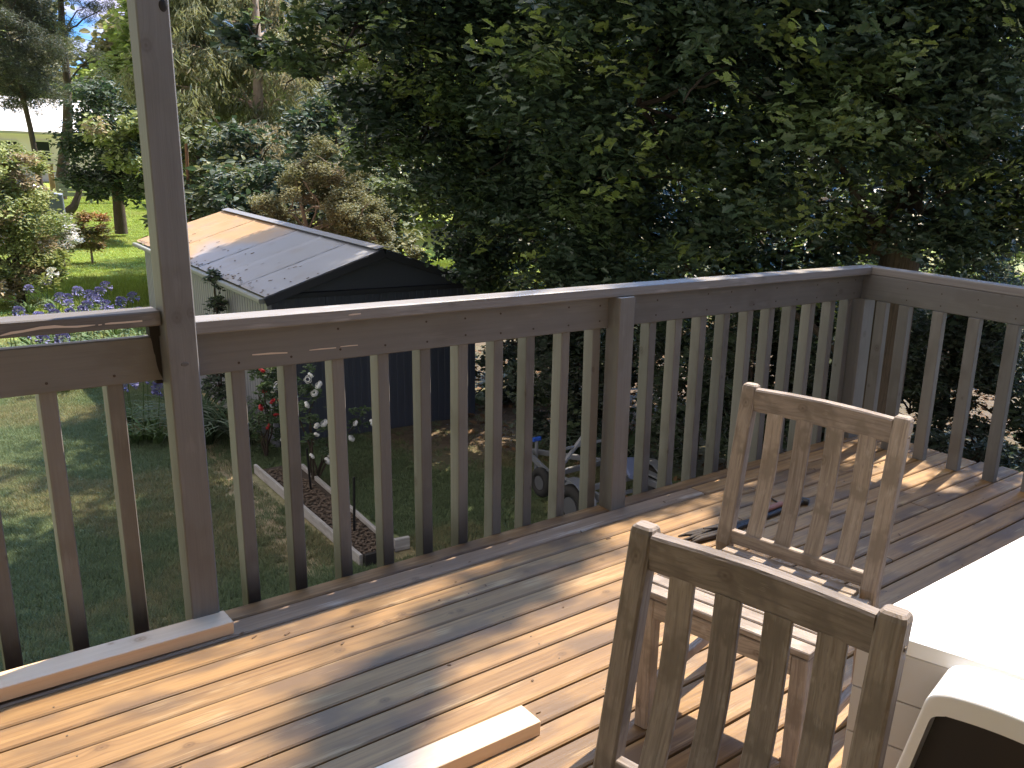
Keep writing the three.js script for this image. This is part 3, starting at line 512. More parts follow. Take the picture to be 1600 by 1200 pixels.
// undergrowth at the foot of the oaks
[[7.34, -1.15, -6.19, 0.8, 'leafy dark shrub at the lawn edge behind the parked trailer'], [7.9, -0.85, -4.47, 0.8, 'dark shrub behind the balusters right of the middle rail post'], [8.3, -0.6, -4.0, 0.85, 'dark shrub low behind the balusters near the deck corner'], [9.69, -0.53, -3.85, 1.0, 'broad dark shrub under the oak beyond the corner post'], [10.73, -0.82, -3.04, 0.7, 'shrub with pale sunlit leaves beyond the end railing'], [11.22, -0.54, -2.19, 0.8, 'shrub at the far right seen through the end railing'], [8.11, -1.26, -8.78, 0.9, 'dark shrub against the right side of the shed'], [7.82, -0.30, -6.01, 1.0, 'tall dark shrub just above the handrail right of the shed'], [9.44, 0.0, -4.34, 1.0, 'tall dark shrub above the long handrail below the oak branches'], [10.99, 0.03, -2.86, 0.9, 'tall shrub above the end handrail'], [13.2, -1.0, -1.9, 0.9, 'furthest shrub seen between the end railing balusters'], [14.6, -0.6, -0.4, 1.1, 'large shrub at the right edge behind the end railing'], [10.4, -1.65, -2.0, 0.7, 'low dark shrub on the leaf litter beyond the end railing'], [11.4, -1.6, -1.2, 0.8, 'low bushy shrub behind the rightmost balusters'], [9.7, -1.75, -3.0, 0.6, 'small low shrub just right of the corner post']].forEach(([x, y, z, R, label], i) => {
  const b = [[x, y, z, R], [x + 0.35 * R, y - 0.7 * R, z + 0.3 * R, R * 0.7], [x - 0.4 * R, Math.max(y - 0.9 * R, G + 0.4), z, R * 0.6]];
  tree('shrub', label, 'shrub', null, [[[x, G - 0.05, z], 0.05], [[x + 0.05, (y + G) / 2, z], 0.04], [[x, y, z], 0.02]], b, barkDark, { seed: 200 + i * 3, geo: SPRIG.oak, density: 360, hue: i % 3 ? DARK : OAK, bole: 0.2, floor: G + 0.08, clump: 0.3 });
});
// sunlit trees beyond the oaks, glimpsed through them
[[13.62, 2.01, -19.25, 3.0], [16.75, 3.6, -19.45, 3.2], [18.21, 1.93, -17.04, 2.8], [20.72, 3.2, -15.8, 3.2], [21.85, 1.66, -12.96, 2.8], [23.89, 3.4, -11.51, 3.2], [23.38, 1.71, -8.48, 2.8], [14.96, 0.06, -15.81, 2.2], [17.42, -0.28, -10.41, 1.8], [17.48, -0.15, -6.66, 1.6], [13.48, -0.99, -11.65, 1.4]].forEach(([x, y, z, R], i) => {
  tree('background_tree', ['bright backlit tree glimpsed through gaps in the dark oaks'][0], 'tree', 'backlit trees behind the oaks', [[[x, G - 0.2 + 0.02 * Math.max(0, x - 18), z], 0.2], [[x + 0.2, y - R * 0.6, z], 0.14], [[x, y + R * 0.3, z], 0.05]],
    [[x, y, z, R * 0.8], [x + R * 0.5, y - R * 0.5, z + R * 0.4, R * 0.55], [x - R * 0.5, y - R * 0.4, z - R * 0.3, R * 0.55], [x + 0.1, y + R * 0.6, z + 0.3, R * 0.5]], barkDark, { seed: 260 + i * 3, geo: SPRIG.oakBig, density: 130, hue: LIT, bole: 0.5, clump: 0.7, floor: G + 0.3 });
});
// ---------------------------------------------------------------- trees and shrubs behind the shed
tree('gum_tree', 'tall loose olive gum tree right of the tall post, above the shed', 'tree', null,
  [[[8.9, G, -22.6], 0.22], [[9.0, 0.3, -22.2], 0.17], [[9.2, 2.2, -22], 0.13], [[9.4, 4, -22.3], 0.1], [[9.6, 5.6, -22.8], 0.06]],
  [[8.68, 3.97, -23.62, 1.8], [9.62, 2.58, -22.31, 1.5], [8.23, 1.7, -21.77, 1.3], [7.83, 2.92, -22.91, 1.3], [9.92, 1.15, -21.13, 1.0], [8.53, 0.66, -20.59, 1.0], [10.6, 4.6, -24, 1.3], [8.1, 5, -23.6, 1.6]],
  barkPale, { seed: 301, geo: SPRIG.gum, density: 210, hue: OLIVE, bole: 1.5, clump: 0.55 });
tree('gum_tree', 'gum tree with pale peeling trunk between the oak and the olive gum', 'tree', null,
  [[[14.1, G, -28.3], 0.3], [[14.0, 2, -28.1], 0.24], [[13.86, 3.77, -28.08], 0.2], [[13.64, 4.6, -28.1], 0.18], [[13.4, 6.5, -28], 0.13], [[13.2, 9, -28], 0.06]],
  [[12.84, 4.0, -26.9, 1.1], [14.4, 5.4, -27.4, 1.2], [12.6, 6.6, -27, 1.5], [15, 3.6, -27.2, 1.4], [12.2, 2.6, -26, 1.3], [14.6, 7.4, -28, 1.6]],
  barkPale, { seed: 331, geo: SPRIG.gum, density: 130, hue: OLIVE, bole: 3, clump: 0.6 });
[[6.64, 0.2, -18.05, 1.0, 'dark shrub at the far end of the shed beside the tall post'], [7.1, 0.2, -17.0, 1.0, 'dark leafy shrub behind the shed ridge'], [7.0, 0.1, -20.18, 0.9, 'dark shrub half hidden by the tall post'], [8.23, 1.1, -19.65, 1.15, 'dark tree crown below the olive gum leaves'], [7.33, 1.0, -21.0, 0.9, 'shaded green shrub right beside the tall post'], [9.3, 1.6, -17.6, 1.3, 'dark shrub between the tea tree and the oak'], [8.9, 0.6, -15.2, 1.0, 'dark shrub right of the tea tree']].forEach(([x, y, z, R, label], i) =>
  tree('shrub', label, 'shrub', null, [[[x, G, z], 0.09], [[x + 0.1, -1, z], 0.07], [[x, y, z], 0.03]], [[x, y, z, R * 0.8], [x - 0.5 * R, y - R, z + 0.2, R * 0.7], [x + 0.5 * R, y - 0.9 * R, z - 0.2, R * 0.7], [x, y - 1.6 * R, z, R * 0.7]], barkDark, { seed: 360 + i * 3, geo: SPRIG.mid, density: 150, hue: i % 2 ? DARK : WARM, bole: 0.4, floor: G + 0.1, clump: 0.4 }));
tree('tea_tree', 'olive brown fine leaved tea tree directly behind the shed ridge', 'tree', null,
  [[[7.3, G, -13.9], 0.07], [[7.2, -0.9, -13.7], 0.055], [[6.95, -0.1, -13.8], 0.04], [[6.85, 0.6, -13.9], 0.025], [[6.8, 1.1, -14], 0.012]],
  [[7.13, 0.5, -13.6, 0.75], [7.6, 0.3, -13.0, 0.6], [6.79, 0.34, -14.27, 0.6], [7.5, 1.09, -13.6, 0.6], [7.75, -0.1, -12.6, 0.4], [7.15, 0.94, -14.16, 0.45], [7.5, -0.4, -13.1, 0.6], [7.4, -1.1, -13.6, 0.7], [8.0, -0.6, -12.2, 0.5]],
  barkPale, { seed: 391, geo: SPRIG.tea, density: 1300, hue: TEA, bole: 0.8, clump: 0.28 });
tag(part(scene, 'garden_pole', tube([[V3(6.67, G, -20.04), 0.04], [V3(6.75, 0, -20.06), 0.04], [V3(6.80, 1.3, -20.1), 0.035]], 8), mat(0.20, 0.10, 0.05, 0.85)), 'thin rusty pole standing just right of the tall post', 'pole');
// ---------------------------------------------------------------- left side, far lawn
tree('round_tree', 'round dark tree with pale leafy sprays on the far lawn', 'tree', null,
  [[[8.4, G + 0.2, -33.8], 0.22], [[8.4, -0.6, -33.8], 0.18], [[8.45, 1.2, -33.8], 0.1], [[8.5, 2.4, -33.8], 0.05]],
  [[8.46, 1.98, -34.15, 1.35], [7.96, 0.65, -34.25, 1.2], [8.85, 1.37, -33.03, 1.2], [8.44, 0.06, -33.1, 0.95], [7.7, -0.4, -34.27, 0.65], [8.89, 0.34, -31.97, 0.9]],
  barkDark, { seed: 401, geo: SPRIG.mid, density: 190, hue: DARK, bole: 1, clump: 0.4, floor: G + 0.5, extra: [[[[7.86, 1.23, -32.1, 0.5], [8.4, 1.16, -31.8, 0.5], [7.61, 1.43, -32.1, 0.35], [8.04, 0.43, -31.4, 0.5], [8.83, 1.8, -31.7, 0.5]], LIGHT, 190]] });
tree('pine_tree', 'tall grey green pine with long bare dark trunk left of the tall post', 'tree', null,
  [[[8.1, -1.6, -42.3], 0.26], [[8.33, -0.38, -42.3], 0.21], [[8.7, 1.45, -42.27], 0.19], [[8.9, 3.24, -42.2], 0.15], [[8.88, 4.97, -42.1], 0.13], [[8.97, 6.8, -42], 0.1], [[9, 9, -42], 0.05]],
  [[9.69, 6.3, -41.9, 0.6], [10.3, 6.3, -41.7, 0.5], [9.95, 4.45, -41.9, 0.3], [8.5, 7.6, -41.6, 1.4], [9.6, 8, -42, 1.3], [10.1, 3.6, -42, 0.3]],
  barkDark, { seed: 421, geo: SPRIG.pine, density: 130, hue: PINE, bole: 4, clump: 0.5, extra: [[[[8.5, 5.1, -41.4, 0.7], [9.07, 4.9, -41.3, 0.5]], LIGHT, 90]] });
tree('pine_tree', 'grey green pine with thin leaning trunk in the top left corner', 'tree', null,
  [[[7.2, -1.5, -40.5], 0.13], [[7.15, 0.42, -40.5], 0.11], [[7.09, 1.39, -40.5], 0.1], [[7.0, 2.35, -40.5], 0.09], [[6.9, 4, -40.5], 0.06]],
  [[7.13, 5.14, -40.38, 1.9], [7.17, 3.54, -40.47, 1.5], [6.43, 3.24, -40.6, 1.5], [7.9, 5.99, -41.17, 1.3], [6.7, 5.76, -40.39, 1.7]],
  barkDark, { seed: 441, geo: SPRIG.pine, density: 190, hue: PINE, bole: 2, clump: 0.5 });
tag(part(scene, 'leaning_trunk', tube([[V3(7.4, -1.9, -38.3), 0.22], [V3(7.86, -1.45, -38.25), 0.15], [V3(8.06, -0.99, -38.24), 0.12], [V3(8.18, -0.3, -38.25), 0.10]], 8, 0.2, 3), barkDark), 'short dark leaning trunk on the far lawn beside the tall pine', 'trunk');
tree('bush', 'large light green bush at the left edge behind the blue flowers', 'bush', null,
  [[[3.3, G, -20.9], 0.09], [[3.3, -1.2, -20.9], 0.07], [[3.3, 0.2, -20.9], 0.03]],
  [[3.35, -0.27, -20.8, 1.05], [3.06, -1.21, -20.74, 0.9], [3.62, -1.0, -20.68, 0.75], [3.5, 0.55, -20.82, 0.65], [2.84, 0.13, -20.89, 1.2], [3.75, -1.7, -20.58, 0.4], [3.09, -1.7, -20.17, 0.6]],
  barkDark, { seed: 461, geo: SPRIG.bush, scale: 1.5, density: 620, hue: LIGHT, bole: 0.3, floor: G + 0.1, clump: 0.3 });
tree('young_tree', 'thin young tree with orange and green leaves on the lawn', 'tree', null,
  [[[6.06, G, -27.26], 0.035], [[6.07, -1.8, -27.31], 0.03], [[5.95, -1.3, -27.37], 0.015]],
  [[5.92, -1.45, -27.37, 0.4], [6.28, -1.2, -27.34, 0.38], [5.62, -1.75, -27.4, 0.35], [5.87, -1.15, -27.41, 0.35], [6.2, -1.65, -27.3, 0.3]],
  barkPale, { seed: 481, geo: SPRIG.bush, scale: 1.4, density: 620, hue: hueMix([0.28, 0.17, 0.05], [0.18, 0.19, 0.06], [0.34, 0.17, 0.05]), bole: 0.2, clump: 0.2 });
tree('flowering_shrub', 'low shrub covered in white blossom beside the light green bush', 'shrub', null, [[[5.2, G, -26.5], 0.04], [[5.2, -1.4, -26.5], 0.03], [[5.24, -1.0, -26.5], 0.015]],
  [[5.2, -1.1, -26.5, 0.4], [5.35, -1.5, -26.4, 0.4], [4.95, -1.4, -26.5, 0.4]], barkDark, { seed: 491, geo: SPRIG.bush, scale: 1.3, density: 450, hue: r => r() < 0.55 ? [0.75, 0.74, 0.72] : [0.12, 0.16, 0.06], bole: 0.2, clump: 0.22 });
// far trees that close the view
[[16.1, 2.2, -70.3, 3.0], [21.5, 7.0, -74, 5.5], [14.2, 1.6, -66, 2.4], [11.6, 1.9, -68, 3.0], [21, 7.5, -63.5, 5.5], [22.3, 7.5, -52.7, 5.5], [22.5, 7, -42, 5], [12.4, 6.6, -81, 5.5], [18.4, 2.8, -65, 4], [20.2, 1.9, -59, 5], [21, 3.2, -48.5, 5], [22.2, 3, -42.1, 4.5], [7.5, 5, -78, 6], [24.5, 5, -33, 5], [26, 4, -26, 5], [29, 5, -18, 5], [31, 5, -9, 5]].forEach(([x, y, z, R], i) =>
  tree('distant_tree', 'hazy olive green tree in the far background', 'tree', 'distant trees beyond the lawn', [[[x, groundY(x, z) - 0.3, z], 0.4], [[x + 0.3, y - R * 0.5, z], 0.3], [[x, y + R * 0.4, z], 0.08]],
    [[x, y, z, R * 0.8], [x + R * 0.6, y - R * 0.5, z, R * 0.5], [x - R * 0.6, y - R * 0.45, z + 0.5, R * 0.5], [x + R * 0.2, y + R * 0.55, z, R * 0.5], [x - R * 0.2, y - R * 0.9, z, R * 0.5]], barkDark, { seed: 520 + i * 3, geo: SPRIG.far, density: 42, hue: i % 2 ? OLIVE : LIT, bole: 1, clump: 1.1 }));
// ---------------------------------------------------------------- house, car, fence at the end of the lawn
{
  const t = thing('bungalow', 'pale bungalow with a sunlit white roof at the end of the lawn', 'house');
  const wall = mat(0.84, 0.76, 0.86, 0.8), z = -48.3, y0 = -1.4, y1 = 1.15;
  part(t, 'wall', [block(3.5, 13.2, y0, y1, z - 6, z, 0.01)], wall);
  const rf = new THREE.Shape(); rf.moveTo(0.45, 0); rf.lineTo(-3.2, 1.05); rf.lineTo(-6.8, 0.05); rf.lineTo(-6.8, 0); rf.closePath();
  const rg = new THREE.ExtrudeGeometry(rf, { depth: 10.2, bevelEnabled: false }); rg.rotateY(-Math.PI / 2); rg.applyMatrix4(new THREE.Matrix4().makeTranslation(13.4, y1 + 0.03, z));
  part(t, 'roof', rg, mat(0.78, 0.78, 0.78, 0.35));
  part(t, 'gutter', block(3.3, 13.4, y1 - 0.06, y1 + 0.06, z + 0.46, z + 0.56, 0.01), mat(0.5, 0.47, 0.42, 0.6));
  const glass = mat(0.03, 0.035, 0.04, 0.08), fr = mat(0.72, 0.71, 0.69, 0.5);
  for (const [x0, x1, b, tp] of [[8.47, 9.03, -0.10, 0.76], [6.9, 7.75, -0.9, 0.72]]) {
    const w = part(t, 'window', [block(x0 - 0.06, x0, b, tp, z, z + 0.05), block(x1, x1 + 0.06, b, tp, z, z + 0.05), block(x0 - 0.06, x1 + 0.06, tp, tp + 0.07, z, z + 0.06), block(x0 - 0.09, x1 + 0.09, b - 0.07, b, z, z + 0.09), block(x0, x1, (b + tp) / 2 - 0.02, (b + tp) / 2 + 0.02, z + 0.02, z + 0.05)], fr);
    part(w, 'pane', block(x0, x1, b, tp, z + 0.004, z + 0.018, 0.001), glass);
  }
  const u = thing('bungalow', 'second white roof rising behind the pale bungalow', 'house');
  part(u, 'wall', block(7.0, 12.6, 0.4, 2.05, -61, -56.5, 0.01), wall);
  const g2 = rg.clone(); g2.scale(0.6, 0.8, 0.6); g2.translate(5.0, 1.15, -27.9); part(u, 'roof', g2, mat(0.78, 0.78, 0.78, 0.35));
}
{
  const t = thing('paling_fence', 'low grey green board fence in front of the pale bungalow', 'fence'), m = mat(0.30, 0.32, 0.26, 0.85);
  for (let k = 0; k < 4; k++) part(t, 'board', block(7.95, 10.2, -1.28 + k * 0.19, -1.11 + k * 0.19, -41.3, -41.27, 0.004), m);
  for (const x of [7.9, 9.1, 10.2]) part(t, 'post', block(x - 0.05, x + 0.05, -1.7, -0.5, -41.41, -41.31, 0.004), m);
  const p = thing('timber_post', 'yellowish timber post with a dark cap beside the pine trunk', 'post');
  part(p, 'post', block(7.33, 7.5, -1.7, 0.0, -39.5, -39.35, 0.008), mat(0.40, 0.26, 0.11, 0.8)); part(p, 'cap', block(7.31, 7.52, 0.0, 0.10, -39.52, -39.33, 0.01), mat(0.07, 0.05, 0.04, 0.8));
}
{
  const t = thing('parked_car', 'blue grey car parked by the bungalow behind the bush', 'car', [4.9, -1.80, -36.6]);
  const s = new THREE.Shape(); s.moveTo(-2.1, 0.28); s.lineTo(-2.1, 0.72); s.quadraticCurveTo(-1.9, 0.88, -1.1, 0.94); s.quadraticCurveTo(-0.7, 1.4, -0.2, 1.43); s.lineTo(0.8, 1.4); s.quadraticCurveTo(1.4, 1.2, 1.7, 0.98); s.lineTo(2.1, 0.9); s.lineTo(2.12, 0.3); s.closePath();
  const g = new THREE.ExtrudeGeometry(s, { depth: 1.5, bevelEnabled: true, bevelSize: 0.08, bevelThickness: 0.1, bevelSegments: 3 }); g.translate(0, 0, -0.75);
  part(t, 'body', g, mat(0.18, 0.21, 0.27, 0.3));
  for (const sd of [-1, 1]) { const w = new THREE.Shape(); w.moveTo(-0.85, 0.98); w.lineTo(-0.3, 1.33); w.lineTo(0.75, 1.31); w.lineTo(1.3, 1.0); w.closePath(); const wg = new THREE.ShapeGeometry(w); wg.translate(0, 0, sd * 0.856); part(t, 'window', wg, mat(0.02, 0.025, 0.03, 0.08)); for (const x of [-1.3, 1.3]) { const c = new THREE.CylinderGeometry(0.31, 0.31, 0.2, 18); c.rotateX(Math.PI / 2); c.translate(x, 0.31, sd * 0.77); const wh = part(t, 'wheel', c, mat(0.02, 0.02, 0.02, 0.8)); const h = new THREE.CylinderGeometry(0.19, 0.19, 0.21, 14); h.rotateX(Math.PI / 2); h.translate(x, 0.31, sd * 0.78); part(wh, 'rim', h, mat(0.5, 0.5, 0.52, 0.3, { metalness: 0.6 })); } }
}
// ---------------------------------------------------------------- garden shed
{
  const t = thing('garden_shed', 'grey gabled garden shed with rust streaked metal roof and dark front', 'shed');
  { const q = -2.0 * RAD, px = 4.1, pz = -8.28; t.rotation.y = q; t.position.set(px - (px * Math.cos(q) + pz * Math.sin(q)), 0, pz - (-px * Math.sin(q) + pz * Math.cos(q))); }
  const x0 = 4.10, x1 = 7.05, zf = -8.28, zb = -14.5, eave = -0.27, xm = (x0 + x1) / 2, ridge = 0.235;
  const side = mat(0.235, 0.24, 0.265, 0.55, { metalness: 0.15 }), dark = mat(0.050, 0.060, 0.085, 0.55), trimM = mat(0.022, 0.026, 0.036, 0.6);
  // ribbed metal sheets
  const sheet = (a, b, z, m0) => { const s = new THREE.Shape(), n = Math.round((b - a) / 0.1); s.moveTo(a, -0.02); s.lineTo(b, -0.02); for (let k = n; k >= 0; k--) { const q = a + (b - a) * k / n; if (k < n) { s.lineTo(q + 0.06, 0); s.lineTo(q + 0.055, 0.008); s.lineTo(q + 0.02, 0.008); s.lineTo(q + 0.015, 0); } s.lineTo(q, 0); } s.closePath(); return s; };
  const wallPanel = (len, h) => { const g = new THREE.ExtrudeGeometry(sheet(0, len, 0), { depth: h, bevelEnabled: false }); g.rotateX(-Math.PI / 2); g.translate(0, 0, 0); return g; };
  const nF = 4, wF = (x1 - x0) / nF;
  for (let k = 0; k < nF; k++) { const g = new THREE.ExtrudeGeometry(sheet(0, wF - 0.006, 0), { depth: eave - G - 0.02, bevelEnabled: false }); g.rotateX(Math.PI / 2); g.translate(x0 + k * wF, eave - 0.02, zf); part(t, 'panel', g, dark); }
  const nS = 5, wS = (zf - zb) / nS;
  for (let k = 0; k < nS; k++) { const g = wallPanel(wS - 0.008, eave - G - 0.01); g.rotateY(Math.PI / 2); g.translate(x0 - 0.0, G, zf - k * wS - 0.03); g.scale(1, 1, 1); part(t, 'panel', g, side); }
  part(t, 'wall', [block(x1 - 0.03, x1, G, eave, zb, zf - 0.03, 0.004), block(x0 + 0.03, x1 - 0.04, G, eave, zb, zb + 0.03, 0.004)], side);
  part(t, 'corner_trim', block(x0 - 0.012, x0 + 0.045, G, eave - 0.02, zf - 0.05, zf + 0.012, 0.003), side);
  const ga = new THREE.Shape(); ga.moveTo(x0, eave - 0.03); ga.lineTo(x1, eave - 0.03); ga.lineTo(x1, eave); ga.lineTo(xm, ridge - 0.03); ga.lineTo(x0, eave); ga.closePath();
  const gg = new THREE.ExtrudeGeometry(ga, { depth: 0.03, bevelEnabled: false }); gg.translate(0, 0, zf - 0.015); part(t, 'gable', gg, dark);
  part(t, 'gable_rail', block(x0 + 0.02, x1 - 0.02, eave - 0.10, eave - 0.035, zf + 0.017, zf + 0.05, 0.004), trimM);
  // roof: two leaves, each of overlapping metal sheets
  const rust = new THREE.MeshStandardMaterial({ vertexColors: true, roughness: 0.42, metalness: 0.15 });
  const sl = (ridge - eave) / (xm - x0), ov = 0.09, zr0 = zf + 0.20, zr1 = zb - 0.12, nR = 7, wR = (zr0 - zr1) / nR;
  for (const s of [-1, 1]) for (let k = 0; k < nR; k++) {
    const P = [], C = [], I = [], nx = 16, nz = 12, N = nx + 1;
    for (let j = 0; j <= nz; j++) for (let i = 0; i <= nx; i++) {
      const u = i / nx, z = zr0 - (k + j / nz) * wR - (j === nz ? 0.004 : 0), ex = xm + s * lerp(0.0, (xm - x0) + ov, u);
      const y = ridge - Math.abs(ex - xm) * sl + 0.012 * (j === 0 || j === nz ? 1 : 0) * (k > 0 || j ? 1 : 0) + 0.003 * (k % 2) + 0.004 * (hash(i, j + k * 20, 5) - 0.5) * (i % nx ? 1 : 0);
      P.push(ex, y, z);
      const n = fbm(ex * 2 + 40, z * 0.9 + 80, 900, 900, 33, 4), far = smooth(-10.6, -12.4, z + (n - 0.5) * 3.4), n2 = fbm(ex * 6 + 40, z * 3 + 80, 900, 900, 35, 3);
      let c = mix3([0.20, 0.22, 0.27], [0.28, 0.295, 0.335], n); c = mix3(c, mix3([0.40, 0.22, 0.09], [0.46, 0.31, 0.17], n2), far * 0.95 * smooth(0.15, 0.5, n + n2 * 0.3));
      c = mix3(c, [0.20, 0.17, 0.15], 0.5 * smooth(0.92, 1, u) * n2 + 0.35 * smooth(0.62, 0.8, n2)); C.push(...c);
    }
    for (let j = 0; j < nz; j++) for (let i = 0; i < nx; i++) { const a = j * N + i; if (s > 0) I.push(a, a + 1, a + N, a + 1, a + N + 1, a + N); else I.push(a, a + N, a + 1, a + 1, a + N, a + N + 1); }
    const g = new THREE.BufferGeometry(); g.setAttribute('position', new THREE.Float32BufferAttribute(P, 3)); g.setAttribute('color', new THREE.Float32BufferAttribute(C, 3)); g.setIndex(I); g.computeVertexNormals();
    const o = new THREE.Mesh(g, rust); o.name = numbered('roof_sheet'); o.castShadow = o.receiveShadow = true; t.add(o);
  }
  part(t, 'ridge_cap', [-1, 1].map(s => beam(V3(xm + s * 0.055, ridge + 0.012, zr0), V3(xm + s * 0.055, ridge + 0.012, zr1), V3(s * 0.25, 1, 0), 0.125, 0.008, 0.002)), mat(0.21, 0.22, 0.25, 0.55, { metalness: 0.2 }));
  for (const s of [-1, 1]) {
    part(t, 'fascia', beam(V3(xm + s * 0.004, ridge - 0.065, zr0 + 0.002), V3(xm + s * (xm - x0 + ov), ridge - 0.065 - (xm - x0 + ov) * sl, zr0 + 0.002), V3(0, 1, 0), 0.03, 0.105, 0.004), trimM);
    part(t, 'gutter', block(xm + s * (xm - x0 + ov + 0.025) - 0.045, xm + s * (xm - x0 + ov + 0.025) + 0.045, eave - 0.115, eave - 0.055, zr1, zr0 - 0.02, 0.012), mat(0.20, 0.215, 0.20, 0.65));
  }
  const lit = [], r = rng(91); for (let i = 0; i < 160; i++) { const z = lerp(zr0, zr1, r()), q = new THREE.PlaneGeometry(0.025 + 0.035 * r(), 0.018); q.rotateX(-Math.PI / 2 + (r() - 0.5)); q.rotateY(r() * 6); q.translate(x0 - ov + 0.02 + (r() < 0.6 ? 0.1 * r() : 0.7 * r()), 0, z); const p = q.attributes.position; for (let k = 0; k < 4; k++) p.setY(k, p.getY(k) + eave - 0.04 + Math.max(0, p.getX(k) - x0 + ov) * sl + 0.02); lit.push(q); }
  struct(part(t, 'fallen_leaves', lit, mat(0.09, 0.05, 0.025, 0.9, { side: THREE.DoubleSide })), 'stuff');
}
{
  const b = [[3.98, -0.35, -9.88, 0.14], [3.98, -0.6, -9.85, 0.17], [3.97, -0.9, -9.85, 0.2], [3.96, -1.3, -9.85, 0.25], [3.99, -0.3, -9.92, 0.09], [3.96, -1.8, -9.85, 0.3]];
  tree('climbing_plant', 'thin climbing plant against the pale side of the shed', 'plant', null, [[[3.95, G, -9.85], 0.014], [[3.99, -1.2, -9.85], 0.012], [[4.0, -0.3, -9.9], 0.006]], b, barkDark, { seed: 611, geo: SPRIG.rose, density: 2200, hue: OAK, bole: 0.1, clump: 0.1 });
}
// ---------------------------------------------------------------- flower bed, roses, agapanthus
{
  const t = thing('garden_bed', 'narrow garden bed edged in whitish timber below the long railing', 'garden bed'), edge = woodMat({ seed: 81, lu: 2, lv: 0.4, base: [0.40, 0.385, 0.37], dark: [0.22, 0.205, 0.19], pale: [0.62, 0.60, 0.58], stain: [0.22, 0.2, 0.18], grain: 0.7, blotch: 0.5, wear: 0.6, rough: 0.8, bump: 0.001 })[0];
  const Y = V3(0, 1, 0), h = G + 0.06;
  part(t, 'edging_board', beam(V3(3.55, h, -7.49), V3(3.44, h, -4.49), Y, 0.035, 0.115, 0.004), edge);
  part(t, 'edging_board', beam(V3(4.0, h, -7.2), V3(3.82, h, -4.75), Y, 0.035, 0.115, 0.004), edge);
  part(t, 'edging_board', beam(V3(3.465, h - 0.005, -4.47), V3(3.63, h - 0.005, -4.465), Y, 0.045, 0.13, 0.004), blackMould);
  part(t, 'edging_board', beam(V3(3.84, h + 0.01, -4.6), V3(3.99, h + 0.01, -4.58), Y, 0.045, 0.13, 0.004), edge);
  const s = new THREE.Shape(); s.moveTo(3.44, 4.5); s.lineTo(3.8, 4.5); s.lineTo(3.99, 7.4); s.lineTo(3.55, 7.4); s.closePath(); const g = new THREE.ShapeGeometry(s); g.rotateX(-Math.PI / 2); g.translate(0, G + 0.07, 0);
  part(t, 'soil', g, mat(0.055, 0.04, 0.03, 0.95));
  const chips = [], r = rng(83); for (let i = 0; i < 900; i++) { const z = lerp(-4.55, -7.3, r()), k = (-z - 4.5) / 2.9, q = new THREE.BoxGeometry(0.02 + 0.03 * r(), 0.008, 0.012 + 0.01 * r()); q.rotateX((r() - 0.5) * 0.9); q.rotateY(r() * 6); q.translate(lerp(3.48, 3.6, k) + r() * 0.3, G + 0.075 + 0.012 * r(), z); chips.push(q); }
  struct(part(t, 'bark_mulch', chips, mat(0.13, 0.095, 0.07, 0.95)), 'stuff');
  tag(part(scene, 'garden_stake', tube([[V3(3.67, G - 0.1, -5.13), 0.014], [V3(3.68, -1.64, -5.1), 0.014]], 8), blackPlastic), 'nearer thin black stake standing in the edged garden bed', 'stake');
  tag(part(scene, 'garden_stake', tube([[V3(3.79, G - 0.1, -6.44), 0.013], [V3(3.75, -1.72, -6.42), 0.013]], 8), blackPlastic), 'further black stake under the white rose in the garden bed', 'stake');
}
function roseBush(label, base, blobs, flowers, seed) {
  const t = thing('rose_bush', label, 'rose bush'), r = rng(seed), st = [];
  blobs.forEach(([x, y, z], i) => st.push(limb(V3(...base), V3(x, y, z), 0.014, 0.005, seed + i)));
  part(t, 'stem', st, barkDark); crown(t, 'leaves', blobs, SPRIG.rose, leafM, 900, hueMix([0.05, 0.10, 0.035], [0.08, 0.14, 0.045]), seed + 3, { clump: 0.16 });
  for (const [x, y, z, m, R] of flowers) {
    const gs = []; for (let k = 0; k < 11; k++) { const ring = k < 5 ? 0 : 1, a = (k * 2.4), g = new THREE.SphereGeometry(R * (ring ? 0.55 : 0.7), 6, 4, 0, Math.PI, 0, Math.PI / 2); g.rotateX(ring ? 0.5 : 1.0); g.rotateY(a); g.translate(Math.sin(a) * R * (ring ? 0.2 : 0.45), 0, Math.cos(a) * R * (ring ? 0.2 : 0.45)); gs.push(g); }
    const f = merged(gs); f.rotateX(0.5 + r() * 0.8); f.rotateY(r() * 6); f.translate(x + 0.02 * (r() - 0.5), y, z + 0.05); part(t, 'flower', f, m);
  }
}
